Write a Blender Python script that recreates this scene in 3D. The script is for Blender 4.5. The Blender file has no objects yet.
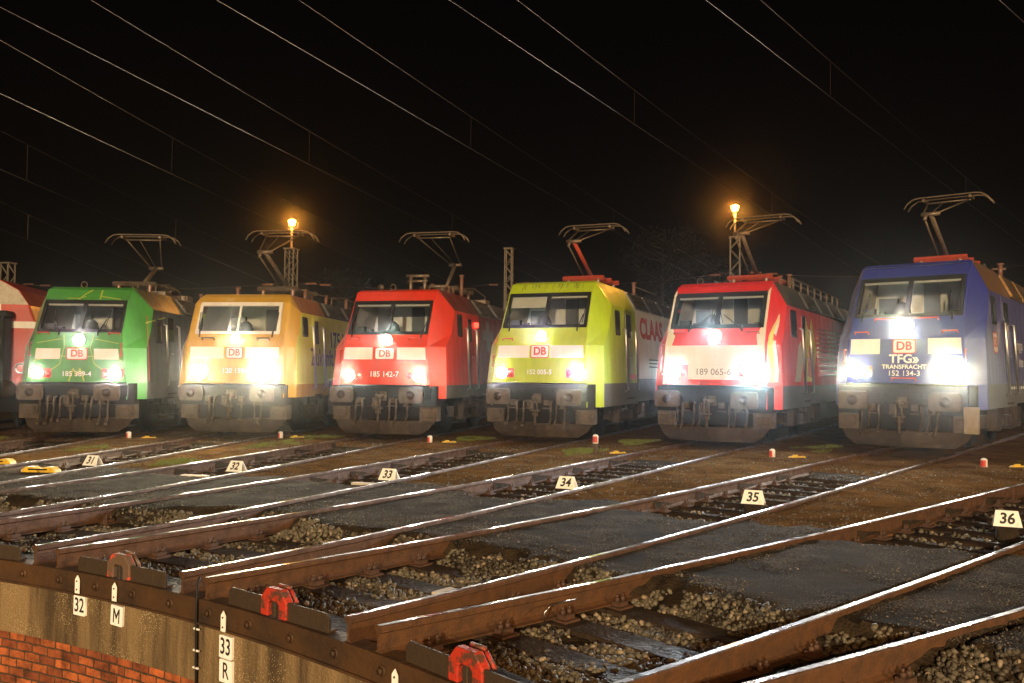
import bpy, math, random
import numpy as np
from mathutils import Vector, Matrix
random.seed(7); rng = np.random.default_rng(7)
PI = math.pi
SC = bpy.context.scene
COL = SC.collection

# ------------------------------------------------------------------ camera, sky, light, exposure
cam = bpy.data.cameras.new('camera'); camo = bpy.data.objects.new('camera', cam); COL.objects.link(camo)
SC.camera = camo
_r = Vector((0.86318498, 0.50479802, 0.00952046)); _u = Vector((0.01024371, -0.03636281, 0.99928615)); _f = Vector((-0.50478386, 0.86247128, 0.03655884))
camo.matrix_world = Matrix(((_r.x, _u.x, -_f.x, 6.0029), (_r.y, _u.y, -_f.y, 8.4001), (_r.z, _u.z, -_f.z, 1.46116), (0, 0, 0, 1)))
cam.sensor_width = 36; cam.lens = 865.34 / 1024 * 36; cam.clip_end = 2000; cam.clip_start = 0.05

world = bpy.data.worlds.new('World'); SC.world = world; world.use_nodes = True
nt = world.node_tree; nt.nodes.clear()
wo = nt.nodes.new('ShaderNodeOutputWorld'); bg = nt.nodes.new('ShaderNodeBackground')
tc = nt.nodes.new('ShaderNodeTexCoord'); sx = nt.nodes.new('ShaderNodeSeparateXYZ'); rp = nt.nodes.new('ShaderNodeValToRGB')
nt.links.new(tc.outputs['Generated'], sx.inputs[0]); nt.links.new(sx.outputs['Z'], rp.inputs[0])
nt.links.new(rp.outputs[0], bg.inputs[0]); nt.links.new(bg.outputs[0], wo.inputs[0])
e = rp.color_ramp.elements
e[0].position = 0.0; e[0].color = (0.0058, 0.0032, 0.0016, 1)
e[1].position = 0.45; e[1].color = (0.0012, 0.0009, 0.0009, 1)
m_ = rp.color_ramp.elements.new(0.15); m_.color = (0.0026, 0.0016, 0.0011, 1)
bg.inputs[1].default_value = 1.0

SC.view_settings.view_transform = 'Standard'; SC.view_settings.look = 'None'
SC.view_settings.exposure = 0.0; SC.view_settings.gamma = 1.0
SC.render.engine = 'CYCLES'
SC.cycles.use_denoising = True
SC.cycles.volume_bounces = 0
SC.cycles.max_bounces = 6
SC.cycles.transparent_max_bounces = 12

def lamp(kind, name, loc, energy, color, target=None, **kw):
    l = bpy.data.lights.new(name, kind); l.energy = energy; l.color = color
    for k, v in kw.items(): setattr(l, k, v)
    o = bpy.data.objects.new(name, l); COL.objects.link(o); o.location = loc
    if target is not None:
        d = Vector(target) - Vector(loc); o.rotation_euler = d.to_track_quat('-Z', 'Y').to_euler()
    return o
# sodium yard floodlights on the lighting masts behind the photographer
lamp('SPOT', 'yard_floodlight', (18, -26, 9.5), 112000, (1.0, 0.76, 0.46), (-4, 24, 2), spot_size=math.radians(75), spot_blend=0.5, shadow_soft_size=0.25)
lamp('SPOT', 'yard_floodlight', (46, 10, 13), 42000, (1.0, 0.62, 0.30), (2, 30, 3), spot_size=math.radians(60), spot_blend=0.5, shadow_soft_size=0.3)
lamp('SPOT', 'yard_floodlight', (14, -4, 7), 8500, (1.0, 0.46, 0.14), (4, 13, -0.3), spot_size=math.radians(80), spot_blend=0.6, shadow_soft_size=0.2)
HL = 5.2    # headlight scale

# ------------------------------------------------------------------ yard geometry
KA = 0.1409434      # angle between neighbouring tracks
RP = 12.6663        # turntable pit radius
G = 0.7535
def zt(r):
    s = min(r, 28.0) - RP
    return -0.03124813 * s + 0.00268377 * s * s - 7.976324e-05 * s ** 3
def ztn(r):
    s = np.minimum(r, 28.0) - RP
    return -0.03124813 * s + 0.00268377 * s * s - 7.976324e-05 * s ** 3
def polar(k, r, x=0.0, z=0.0):
    a = k * KA
    return Vector((math.sin(a) * r + math.cos(a) * x, math.cos(a) * r - math.sin(a) * x, zt(r) + z))

# ------------------------------------------------------------------ materials
MATS = {}
def principled(name, col, rough=0.6, metal=0.0, spec=0.5, coat=0.0):
    m = bpy.data.materials.new(name); m.use_nodes = True
    b = m.node_tree.nodes['Principled BSDF']
    b.inputs['Base Color'].default_value = (*col, 1); b.inputs['Roughness'].default_value = rough
    b.inputs['Metallic'].default_value = metal; b.inputs['Specular IOR Level'].default_value = spec
    b.inputs['Coat Weight'].default_value = coat; b.inputs['Coat Roughness'].default_value = 0.15
    return m
def mat(name, col, col2=None, rough=0.6, metal=0.0, scale=6.0, amt=0.5, bump=0.0, bscale=None, coat=0.0, spec=0.5, rough2=None, streak=False, detail=6.0, lo=0.35, hi=0.7):
    if name in MATS: return MATS[name]
    m = principled(name, col, rough, metal, spec, coat); MATS[name] = m
    n = m.node_tree.nodes; L = m.node_tree.links; b = n['Principled BSDF']
    t = n.new('ShaderNodeTexCoord'); mp = n.new('ShaderNodeMapping'); L.new(t.outputs['Object'], mp.inputs[0])
    if streak: mp.inputs['Scale'].default_value = (1, 1, 0.12)
    nz = n.new('ShaderNodeTexNoise'); nz.inputs['Scale'].default_value = scale; nz.inputs['Detail'].default_value = detail; nz.inputs['Roughness'].default_value = 0.65
    L.new(mp.outputs[0], nz.inputs[0])
    if col2 is not None:
        r = n.new('ShaderNodeMapRange'); r.inputs[1].default_value = lo; r.inputs[2].default_value = hi; r.inputs[4].default_value = amt
        L.new(nz.outputs[0], r.inputs[0])
        mx = n.new('ShaderNodeMix'); mx.data_type = 'RGBA'; mx.inputs[6].default_value = (*col, 1); mx.inputs[7].default_value = (*col2, 1)
        L.new(r.outputs[0], mx.inputs[0]); L.new(mx.outputs[2], b.inputs['Base Color'])
        if rough2 is not None:
            r2 = n.new('ShaderNodeMapRange'); r2.inputs[1].default_value = lo; r2.inputs[2].default_value = hi; r2.inputs[3].default_value = rough; r2.inputs[4].default_value = rough2
            L.new(nz.outputs[0], r2.inputs[0]); L.new(r2.outputs[0], b.inputs['Roughness'])
    if bump:
        nb = n.new('ShaderNodeTexNoise'); nb.inputs['Scale'].default_value = bscale or scale * 4; nb.inputs['Detail'].default_value = 5
        L.new(t.outputs['Object'], nb.inputs[0])
        bp = n.new('ShaderNodeBump'); bp.inputs['Strength'].default_value = bump; bp.inputs['Distance'].default_value = 0.02
        L.new(nb.outputs[0], bp.inputs['Height']); L.new(bp.outputs[0], b.inputs['Normal'])
    return m
def paint(name, col, dirt=0.35):
    d = tuple(c * 0.45 + 0.02 for c in col)
    return mat(name, col, d, rough=0.33, rough2=0.6, scale=4.2, amt=dirt + .15, coat=0.25, streak=True, bump=0.03, bscale=25, lo=0.45, hi=0.8)
def emit(name, col, s):
    if name in MATS: return MATS[name]
    m = bpy.data.materials.new(name); m.use_nodes = True; n = m.node_tree.nodes; n.clear()
    o = n.new('ShaderNodeOutputMaterial'); em = n.new('ShaderNodeEmission'); em.inputs[0].default_value = (*col, 1); em.inputs[1].default_value = s
    m.node_tree.links.new(em.outputs[0], o.inputs[0]); MATS[name] = m; return m

M_GRAVEL = mat('brown_fine_gravel', (0.145, 0.075, 0.026), (0.038, 0.021, 0.009), rough=0.95, spec=0.0, scale=2.3, amt=0.9, bump=0.9, bscale=70)
M_BALLAST = mat('oily_ballast_bed', (0.042, 0.030, 0.018), (0.009, 0.007, 0.005), spec=0.08, rough=0.85, scale=5, amt=0.9, bump=1.0, bscale=45)
M_PATH = mat('tarred_chippings', (0.042, 0.034, 0.026), (0.013, 0.010, 0.007), rough=0.95, spec=0.02, scale=1.9, amt=0.95, detail=9.0, bump=1.0, bscale=90, lo=0.4, hi=0.65)
M_STONE = mat('crushed_stone', (0.12, 0.108, 0.075), (0.024, 0.018, 0.012), rough=0.7, scale=1.7, lo=.42, hi=.62, amt=1.0, bump=0.3, bscale=120)
M_STONE2 = mat('dark_crushed_stone', (0.095, 0.082, 0.058), (0.014, 0.010, 0.007), rough=0.6, scale=1.3, lo=.42, hi=.58, amt=1.0, bump=0.3, bscale=120)
M_STONE3 = mat('pale_crushed_stone', (0.24, 0.20, 0.14), (0.16, 0.12, 0.08), rough=0.75, scale=9, amt=0.7)
M_RUST = mat('rail_rust', (0.096, 0.044, 0.018), (0.026, 0.013, 0.007), rough=0.55, rough2=0.85, scale=7, amt=0.85, bump=0.35, bscale=60, spec=0.4)
M_RAILTOP = mat('polished_rail_head', (0.20, 0.18, 0.16), (0.06, 0.035, 0.022), rough=0.15, rough2=0.5, metal=1.0, scale=1.6, amt=1.0, lo=0.42, hi=0.58)
M_CLIP = mat('rusty_fastening', (0.075, 0.034, 0.018), (0.022, 0.013, 0.009), rough=0.7, scale=20, amt=0.8, bump=0.3)
M_SLEEPER = mat('tarred_timber', (0.040, 0.026, 0.016), (0.012, 0.008, 0.006), rough=0.55, rough2=0.9, spec=0.22, scale=5, amt=0.9, bump=0.8, bscale=30)
M_SLEEPERD = mat('dry_dark_timber', (0.040, 0.026, 0.016), (0.012, 0.008, 0.006), rough=0.95, spec=0.0, scale=5, amt=0.9, bump=0.6, bscale=30)
M_RING = mat('pit_ring_steel', (0.070, 0.036, 0.016), (0.018, 0.011, 0.007), rough=0.55, rough2=0.85, scale=3.2, amt=0.9, bump=0.3, bscale=30, spec=0.3)
M_CONC = mat('weathered_concrete', (0.22, 0.15, 0.07), (0.045, 0.028, 0.013), rough=0.85, scale=3.2, amt=0.95, bump=0.8, bscale=55, streak=True, lo=0.4, hi=0.62)
M_PLATE = mat('locking_plate_steel', (0.055, 0.038, 0.024), (0.025, 0.016, 0.010), rough=0.5, rough2=0.8, scale=9, amt=0.8, bump=0.3, metal=0.2)
M_REDP = mat('worn_red_paint', (0.40, 0.028, 0.011), (0.07, 0.035, 0.022), rough=0.6, scale=17, amt=0.95, bump=0.3, lo=0.47, hi=0.57)
M_REDC = mat('red_enamel', (0.55, 0.045, 0.03), rough=0.4, bump=0.02)
M_SIGN = mat('cream_enamel', (0.86, 0.87, 0.85), (0.42, 0.34, 0.20), rough=0.45, scale=14, amt=0.7, lo=0.58, hi=0.75)
M_INK = mat('black_lettering', (0.015, 0.015, 0.015), rough=0.5, bump=0.01)
M_BLACK = mat('black_rubber', (0.009, 0.009, 0.009), rough=0.6, bump=0.05, spec=0.25)
M_UNDER = mat('underframe_grime', (0.046, 0.030, 0.017), (0.010, 0.007, 0.005), rough=0.7, rough2=0.9, spec=0.25, scale=4.5, amt=0.9, bump=0.35, bscale=35)
M_BUF = mat('worn_buffer_steel', (0.092, 0.066, 0.041), (0.026, 0.017, 0.010), rough=0.6, rough2=0.85, scale=6, amt=0.9, bump=0.35, bscale=35, spec=0.35)
M_UNDERD = mat('shaded_grime', (0.010, 0.007, 0.005), (0.004, 0.003, 0.002), rough=0.85, spec=0.15, scale=4.5, amt=0.9, bump=0.3)  # grime, with the shade of underframe recesses put into the colour
M_STEEL = mat('brushed_handrail_steel', (0.62, 0.60, 0.56), rough=0.3, metal=1.0, bump=0.05)
M_PAN = mat('pantograph_metal', (0.24, 0.19, 0.14), (0.09, 0.065, 0.045), rough=0.45, metal=0.5, scale=9, amt=0.6)
M_PANRED = mat('oxide_red_frame', (0.50, 0.075, 0.04), (0.22, 0.04, 0.03), rough=0.5, scale=6, amt=0.6)
M_INS = mat('brown_porcelain', (0.20, 0.10, 0.07), rough=0.25, bump=0.02)
M_INT = mat('cab_lining', (0.55, 0.54, 0.48), (0.42, 0.41, 0.36), rough=0.7, scale=3, amt=0.6)
M_INTD = mat('cab_dark_trim', (0.05, 0.05, 0.05), rough=0.7, bump=0.02)
M_WHITE = mat('white_paint', (0.80, 0.77, 0.70), (0.55, 0.50, 0.42), rough=0.4, scale=3, amt=0.5, streak=True)
M_GREYSK = mat('grey_skirt_paint', (0.10, 0.10, 0.09), (0.055, 0.05, 0.04), rough=0.5, scale=3, amt=0.7)
M_ROOFD = mat('sooty_roof', (0.075, 0.065, 0.05), (0.03, 0.025, 0.02), rough=0.5, rough2=0.75, scale=3, amt=0.8, bump=0.2, bscale=20)
M_WIRE = mat('contact_wire_copper', (0.085, 0.058, 0.038), rough=0.35, metal=0.85, bump=0.02)
M_GALV = mat('galvanised_lattice', (0.34, 0.30, 0.24), (0.18, 0.14, 0.10), rough=0.6, scale=4, amt=0.6)
M_YEL = mat('yellow_enamel', (0.75, 0.50, 0.03), (0.35, 0.22, 0.03), rough=0.45, scale=14, amt=0.7)
M_GRASS = mat('short_grass', (0.17, 0.21, 0.03), (0.06, 0.09, 0.012), rough=0.8, scale=9, amt=0.8)
M_LEAF = mat('night_foliage', (0.018, 0.018, 0.009), (0.008, 0.008, 0.004), rough=0.8, scale=1.0, amt=0.8)
M_BARK = mat('bark', (0.08, 0.06, 0.04), rough=0.9, bump=0.5)
M_LENS = emit('lit_headlamp', (1.0, 0.96, 0.86), 220.0)
M_LENSB = emit('lit_headlamp_cold', (0.80, 0.92, 1.0), 220.0)
M_LENSY = emit('lit_headlamp_warm', (1.0, 0.92, 0.70), 420.0)
M_SODIUM = emit('lit_sodium_bulb', (1.0, 0.34, 0.03), 90.0)
M_GLASS = bpy.data.materials.new('cab_glass'); M_GLASS.use_nodes = True
n = M_GLASS.node_tree.nodes; n.clear(); L = M_GLASS.node_tree.links
_o = n.new('ShaderNodeOutputMaterial'); _mx = n.new('ShaderNodeMixShader'); _t = n.new('ShaderNodeBsdfTransparent'); _g = n.new('ShaderNodeBsdfGlossy'); _fr = n.new('ShaderNodeFresnel')
_t.inputs[0].default_value = (0.84, 0.87, 0.84, 1); _g.inputs['Roughness'].default_value = 0.04; _fr.inputs[0].default_value = 1.5
L.new(_fr.outputs[0], _mx.inputs[0]); L.new(_t.outputs[0], _mx.inputs[1]); L.new(_g.outputs[0], _mx.inputs[2]); L.new(_mx.outputs[0], _o.inputs[0])
M_DGLASS = principled('dark_side_glass', (0.03, 0.035, 0.035), 0.08)
def flecks(m, col, scale, thr):
    n = m.node_tree.nodes; L = m.node_tree.links; b = n['Principled BSDF']; src = b.inputs['Base Color'].links[0].from_socket
    t = n.new('ShaderNodeTexCoord'); v = n.new('ShaderNodeTexVoronoi'); v.inputs['Scale'].default_value = scale; L.new(t.outputs['Object'], v.inputs[0])
    w = n.new('ShaderNodeTexNoise'); w.inputs['Scale'].default_value = 2.0; L.new(t.outputs['Object'], w.inputs[0])
    a = n.new('ShaderNodeMath'); a.operation = 'MULTIPLY_ADD'; a.inputs[1].default_value = -0.9; L.new(w.outputs[0], a.inputs[0]); L.new(v.outputs['Distance'], a.inputs[2])
    c = n.new('ShaderNodeMapRange'); c.inputs[1].default_value = thr - 0.45; c.inputs[2].default_value = thr - 0.38; c.inputs[3].default_value = 0.85; c.inputs[4].default_value = 0; L.new(a.outputs[0], c.inputs[0])
    x = n.new('ShaderNodeMix'); x.data_type = 'RGBA'; x.inputs[7].default_value = (*col, 1); L.new(c.outputs[0], x.inputs[0]); L.new(src, x.inputs[6]); L.new(x.outputs[2], b.inputs['Base Color'])
flecks(M_CONC, (0.50, 0.40, 0.22), 70, 0.12)
flecks(M_PATH, (0.16, 0.135, 0.105), 60, 0.26)
flecks(M_GRAVEL, (0.26, 0.18, 0.09), 32, 0.18)
# brick
M_BRICK = principled('red_brick_lining', (0.3, 0.1, 0.04), 0.85)
n = M_BRICK.node_tree.nodes; L = M_BRICK.node_tree.links
_uv = n.new('ShaderNodeUVMap'); _br = n.new('ShaderNodeTexBrick')
_br.inputs['Color1'].default_value = (0.48, 0.125, 0.032, 1); _br.inputs['Color2'].default_value = (0.17, 0.040, 0.014, 1); _br.inputs['Mortar'].default_value = (0.07, 0.045, 0.025, 1)
_br.inputs['Scale'].default_value = 1.0; _br.inputs['Mortar Size'].default_value = 0.008; _br.inputs['Brick Width'].default_value = 0.19; _br.inputs['Row Height'].default_value = 0.073; _br.inputs['Bias'].default_value = -0.1; _br.inputs['Mortar Smooth'].default_value = 0.3
_nz = n.new('ShaderNodeTexNoise'); _nz.inputs['Scale'].default_value = 5; _nz.inputs['Detail'].default_value = 8; _nz.inputs['Roughness'].default_value = .75; _mm = n.new('ShaderNodeMix'); _mm.data_type = 'RGBA'; _mm.blend_type = 'MULTIPLY'; _mm.inputs[0].default_value = 0.8
_dn = n.new('ShaderNodeTexNoise'); _dn.inputs['Scale'].default_value = 14; _dv = n.new('ShaderNodeVectorMath'); _dv.operation = 'SCALE'; _dv.inputs['Scale'].default_value = 0.02; _da = n.new('ShaderNodeVectorMath'); _da.operation = 'ADD'
L.new(_uv.outputs[0], _dn.inputs[0]); L.new(_dn.outputs['Color'], _dv.inputs[0]); L.new(_dv.outputs[0], _da.inputs[0]); L.new(_uv.outputs[0], _da.inputs[1]); L.new(_da.outputs[0], _br.inputs[0]); L.new(_uv.outputs[0], _nz.inputs[0]); L.new(_br.outputs[0], _mm.inputs[6]); _cr = n.new('ShaderNodeMapRange'); _cr.inputs[1].default_value = .38; _cr.inputs[2].default_value = .58; _cr.inputs[3].default_value = .12; L.new(_nz.outputs[0], _cr.inputs[0]); L.new(_cr.outputs[0], _mm.inputs[7]); L.new(_mm.outputs[2], n['Principled BSDF'].inputs[0])
_b = n.new('ShaderNodeBump'); _b.inputs['Strength'].default_value = 0.8; _b.inputs['Distance'].default_value = 0.01; _b.invert = True
L.new(_br.outputs['Fac'], _b.inputs['Height']); L.new(_b.outputs[0], n['Principled BSDF'].inputs['Normal'])

# ------------------------------------------------------------------ mesh helpers
class MB:
    def __init__(s): s.v = []; s.f = []; s.m = []; s.sm = []
    def add(s, verts, faces, m=0, smooth=False):
        b = len(s.v); s.v += [tuple(p) for p in verts]
        for f in faces: s.f.append([b + i for i in f]); s.m.append(m); s.sm.append(smooth)
        return s
    def box(s, x0, x1, y0, y1, z0, z1, m=0):
        return s.add([(x0, y0, z0), (x1, y0, z0), (x1, y1, z0), (x0, y1, z0), (x0, y0, z1), (x1, y0, z1), (x1, y1, z1), (x0, y1, z1)],
                     [(3, 2, 1, 0), (4, 5, 6, 7), (0, 1, 5, 4), (1, 2, 6, 5), (2, 3, 7, 6), (3, 0, 4, 7)], m)
    def obox(s, M, sx, sy, sz, m=0):
        c = [M @ Vector((a * sx / 2, b * sy / 2, c_ * sz / 2)) for c_ in (-1, 1) for a, b in ((-1, -1), (1, -1), (1, 1), (-1, 1))]
        return s.add(c, [(3, 2, 1, 0), (4, 5, 6, 7), (0, 1, 5, 4), (1, 2, 6, 5), (2, 3, 7, 6), (3, 0, 4, 7)], m)
    def tube(s, pts, r, n=8, m=0, cap=True):
        pts = [Vector(p) for p in pts]; rings = []
        rr = r if isinstance(r, (list, tuple)) else [r] * len(pts)
        for i, p in enumerate(pts):
            d = (pts[min(i + 1, len(pts) - 1)] - pts[max(i - 1, 0)]).normalized()
            a = d.cross(Vector((0, 0, 1)));
            if a.length < 1e-3: a = d.cross(Vector((1, 0, 0)))
            a.normalize(); b = d.cross(a)
            rings.append([p + (a * math.cos(2 * PI * j / n) + b * math.sin(2 * PI * j / n)) * rr[i] for j in range(n)])
        vs = [q for rg in rings for q in rg]; fs = []
        for i in range(len(pts) - 1):
            for j in range(n): fs.append((i * n + j, i * n + (j + 1) % n, (i + 1) * n + (j + 1) % n, (i + 1) * n + j))
        if cap: fs.append(tuple(range(n))[::-1]); fs.append(tuple((len(pts) - 1) * n + j for j in range(n)))
        return s.add(vs, fs, m, n > 5)
    def beam(s, a, b, w, m=0): return s.tube([a, b], w * 0.7, 4, m)
    def prism(s, poly, fn0, fn1, m=0):   # poly of (u,v); fn maps (u,v)->3d for both sides
        k = len(poly); vs = [fn0(*p) for p in poly] + [fn1(*p) for p in poly]
        return s.add(vs, [tuple(range(k)), tuple(range(2 * k - 1, k - 1, -1))] + [(i, k + i, k + (i + 1) % k, (i + 1) % k) for i in range(k)], m)
    def build(s, name, mats, parent=None, bevel=0, seg=2, smooth=None):
        me = bpy.data.meshes.new(name); me.from_pydata([tuple(p) for p in s.v], [], s.f)
        for m in (mats if isinstance(mats, (list, tuple)) else [mats]): me.materials.append(m)
        me.polygons.foreach_set('material_index', s.m)
        me.polygons.foreach_set('use_smooth', [bool(x) if smooth is None else smooth for x in s.sm])
        me.update()
        o = bpy.data.objects.new(name, me); COL.objects.link(o)
        if parent is not None: o.parent = parent
        if bevel:
            b = o.modifiers.new('bevel', 'BEVEL'); b.width = bevel; b.segments = seg; b.limit_method = 'ANGLE'; b.angle_limit = math.radians(35)
        return o
def fix_normals(o):
    import bmesh
    b = bmesh.new(); b.from_mesh(o.data); bmesh.ops.remove_doubles(b, verts=b.verts, dist=1e-4); bmesh.ops.recalc_face_normals(b, faces=b.faces); b.to_mesh(o.data); b.free(); return o
_tc = {}
def text_data(txt, size, bold=0.0, space=1.0):
    key = (txt, size, bold, space)
    if key in _tc: return _tc[key]
    c = bpy.data.curves.new('t', 'FONT'); c.body = txt; c.size = size; c.offset = bold * size; c.align_x = 'CENTER'; c.align_y = 'CENTER'; c.space_character = space; c.resolution_u = 4
    o = bpy.data.objects.new('t', c)
    me = bpy.data.meshes.new_from_object(o); v = [tuple(p.co) for p in me.vertices]; f = [tuple(p.vertices) for p in me.polygons]
    bpy.data.objects.remove(o); bpy.data.curves.remove(c); bpy.data.meshes.remove(me)
    _tc[key] = (v, f); return v, f
def add_text(mb, txt, size, fn, m=0, bold=0.0, space=1.0, sx=1.0):
    v, f = text_data(txt, size, bold, space); mb.add([fn(p[0] * sx, p[1]) for p in v], f, m); return mb
def rrect(w, h, r, n=4):
    p = []
    for cx, cy, a0 in ((w / 2 - r, h / 2 - r, 0), (-w / 2 + r, h / 2 - r, 90), (-w / 2 + r, -h / 2 + r, 180), (w / 2 - r, -h / 2 + r, 270)):
        for i in range(n + 1):
            a = math.radians(a0 + 90 * i / n); p.append((cx + r * math.cos(a), cy + r * math.sin(a)))
    return p
def tag(o, label=None, cat=None, group=None, kind=None):
    if label: o['label'] = label
    if cat: o['category'] = cat
    if group: o['group'] = group
    if kind: o['kind'] = kind
    return o
def empty(name, loc, rz=0.0, **kw):
    o = bpy.data.objects.new(name, None); COL.objects.link(o); o.location = loc; o.rotation_euler = (0, 0, rz); o.empty_display_size = 0.3
    tag(o, **kw); return o
def copy_tree(o, parent=None):
    c = o.copy(); COL.objects.link(c)
    if parent is not None: c.parent = parent
    for ch in list(o.children): copy_tree(ch, c)
    return c

# ------------------------------------------------------------------ ground
def vnoise(x, y, seed=0):
    xi = np.floor(x).astype(np.int64); yi = np.floor(y).astype(np.int64); fx = x - xi; fy = y - yi
    fx = fx * fx * (3 - 2 * fx); fy = fy * fy * (3 - 2 * fy)
    def h(a, b):
        v = (a * 374761393 + b * 668265263 + seed * 1442695) & 0x7fffffff
        v = ((v ^ (v >> 13)) * 1274126177) & 0x7fffffff
        return ((v ^ (v >> 16)) & 0xffff) / 65535.0
    return (h(xi, yi) * (1 - fx) + h(xi + 1, yi) * fx) * (1 - fy) + (h(xi, yi + 1) * (1 - fx) + h(xi + 1, yi + 1) * fx) * fy
def fbm(x, y, seed=0): return 0.5 * vnoise(x, y, seed) + 0.3 * vnoise(x * 2.1, y * 2.1, seed + 1) + 0.2 * vnoise(x * 4.3, y * 4.3, seed + 2)
def ss(a, b, x): t = np.clip((x - a) / (b - a), 0, 1); return t * t * (3 - 2 * t)
def zones(r, a):
    x = r * np.sin(a); y = r * np.cos(a); k = a / KA; s = (k - np.round(k)) * KA * r
    within = np.abs(s) < 0.745
    nA = (fbm(x * 1.3, y * 1.3, 3) - 0.5) * 1.1; nB = (fbm(x * 1.3 + 9, y * 1.3, 5) - 0.5) * 1.1
    edge_in = 15.25 + nA; edge_out = np.where(within, 18.1, 18.5) + nB
    return x, y, k, s, within, edge_in, edge_out
def height(r, a):
    x, y, k, s, within, e0, e1 = zones(r, a)
    bed = -0.222 + 0.035 * (fbm(x * 4, y * 4, 11) - 0.5) + 0.03 * (vnoise(x * 14, y * 14, 12) - 0.5)
    top = -0.036 + 0.03 * (fbm(x * 1.5, y * 1.5, 21) - 0.5) + 0.009 * (vnoise(x * 12, y * 12, 22) - 0.5) + 0.010 * (vnoise(x * 3.1, y * 3.1, 23) - 0.5)
    flange = np.where((np.abs(s) > 0.655) & (np.abs(s) < 0.725), -0.045, 0)
    w_in = ss(-0.45, 0.10, r - e0); w_out = ss(-0.1, 0.3, r - e1)
    far_fill = ss(24.2, 25.2, r)
    rough = -0.045 + 0.05 * (fbm(x * 1.2, y * 1.2, 31) - 0.5) + 0.012 * (vnoise(x * 9, y * 9, 32) - 0.5)
    outer_in = bed * (1 - far_fill) + (rough - 0.05) * far_fill
    h = np.where(within, bed * (1 - w_in) + (top + flange) * w_in, bed * (1 - w_in) + top * w_in)
    h = np.where(within, h * (1 - w_out) + outer_in * w_out, h * (1 - w_out) + rough * w_out)
    h = np.where(r > 45, -0.1, h)
    near = ss(12.67, 12.95, r)
    return ztn(r) + h * near + (1 - near) * (-0.16 - 0.05)
def sheet(name, rs, as_, keep, material, label_kind):
    R, A = np.meshgrid(rs, as_, indexing='ij'); Z = height(R, A)
    co = np.stack([R * np.sin(A), R * np.cos(A), Z], -1).reshape(-1, 3); nr, na = R.shape
    Rc = (R[:-1, :-1] + R[1:, 1:]) / 2; Ac = (A[:-1, :-1] + A[1:, 1:]) / 2
    mask = keep(Rc, Ac)
    i, j = np.nonzero(mask); q = np.stack([i * na + j, i * na + j + 1, (i + 1) * na + j + 1, (i + 1) * na + j], -1)
    q = q[:, ::-1]
    used, inv = np.unique(q.ravel(), return_inverse=True); q = inv.reshape(-1, 4); co = co[used]
    q = q[:, ::-1]
    me = bpy.data.meshes.new(name); me.vertices.add(len(co)); me.vertices.foreach_set('co', co.ravel().astype(np.float32))
    me.loops.add(q.size); me.loops.foreach_set('vertex_index', q.ravel().astype(np.int32)); me.polygons.add(len(q))
    me.polygons.foreach_set('loop_start', (np.arange(len(q)) * 4).astype(np.int32)); me.update(calc_edges=True); me.validate()
    me.polygons.foreach_set('use_smooth', [True] * len(me.polygons)); me.materials.append(material)
    o = bpy.data.objects.new(name, me); COL.objects.link(o); tag(o, kind=label_kind); return o
rs = np.concatenate([np.arange(12.67, 20, 0.035), np.arange(20, 30, 0.07), np.geomspace(30, 420, 60)])
as_ = np.arange(-6.8 * KA, 4.8 * KA, 0.0023)
def zone_id(r, a):
    x, y, k, s, within, e0, e1 = zones(r, a)
    z = np.zeros(r.shape, int)                       # 0 ballast bed
    z[(r > e0)] = 1
    z[(r > e1) & ~within] = 2
    z[(r > e1 + 0.1) & within & (r < 24.8)] = 0
    z[(r > e1 + 0.1) & within & (r >= 24.8)] = 2
    z[r > 28] = 2
    return z
sheet('ground', rs, as_, lambda r, a: zone_id(r, a) == 2, M_GRAVEL, 'structure')
sheet('path', rs, as_, lambda r, a: zone_id(r, a) == 1, M_PATH, 'structure')
bed = sheet('track_bed', rs, as_, lambda r, a: zone_id(r, a) == 0, M_BALLAST, 'structure')
sheet('ground', np.concatenate([np.linspace(12.67, 30, 40), np.geomspace(31, 420, 20)]), np.linspace(4.8 * KA - 0.0023, 2 * PI - 6.8 * KA, 220), lambda r, a: r > 0, M_GRAVEL, 'structure')

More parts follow.
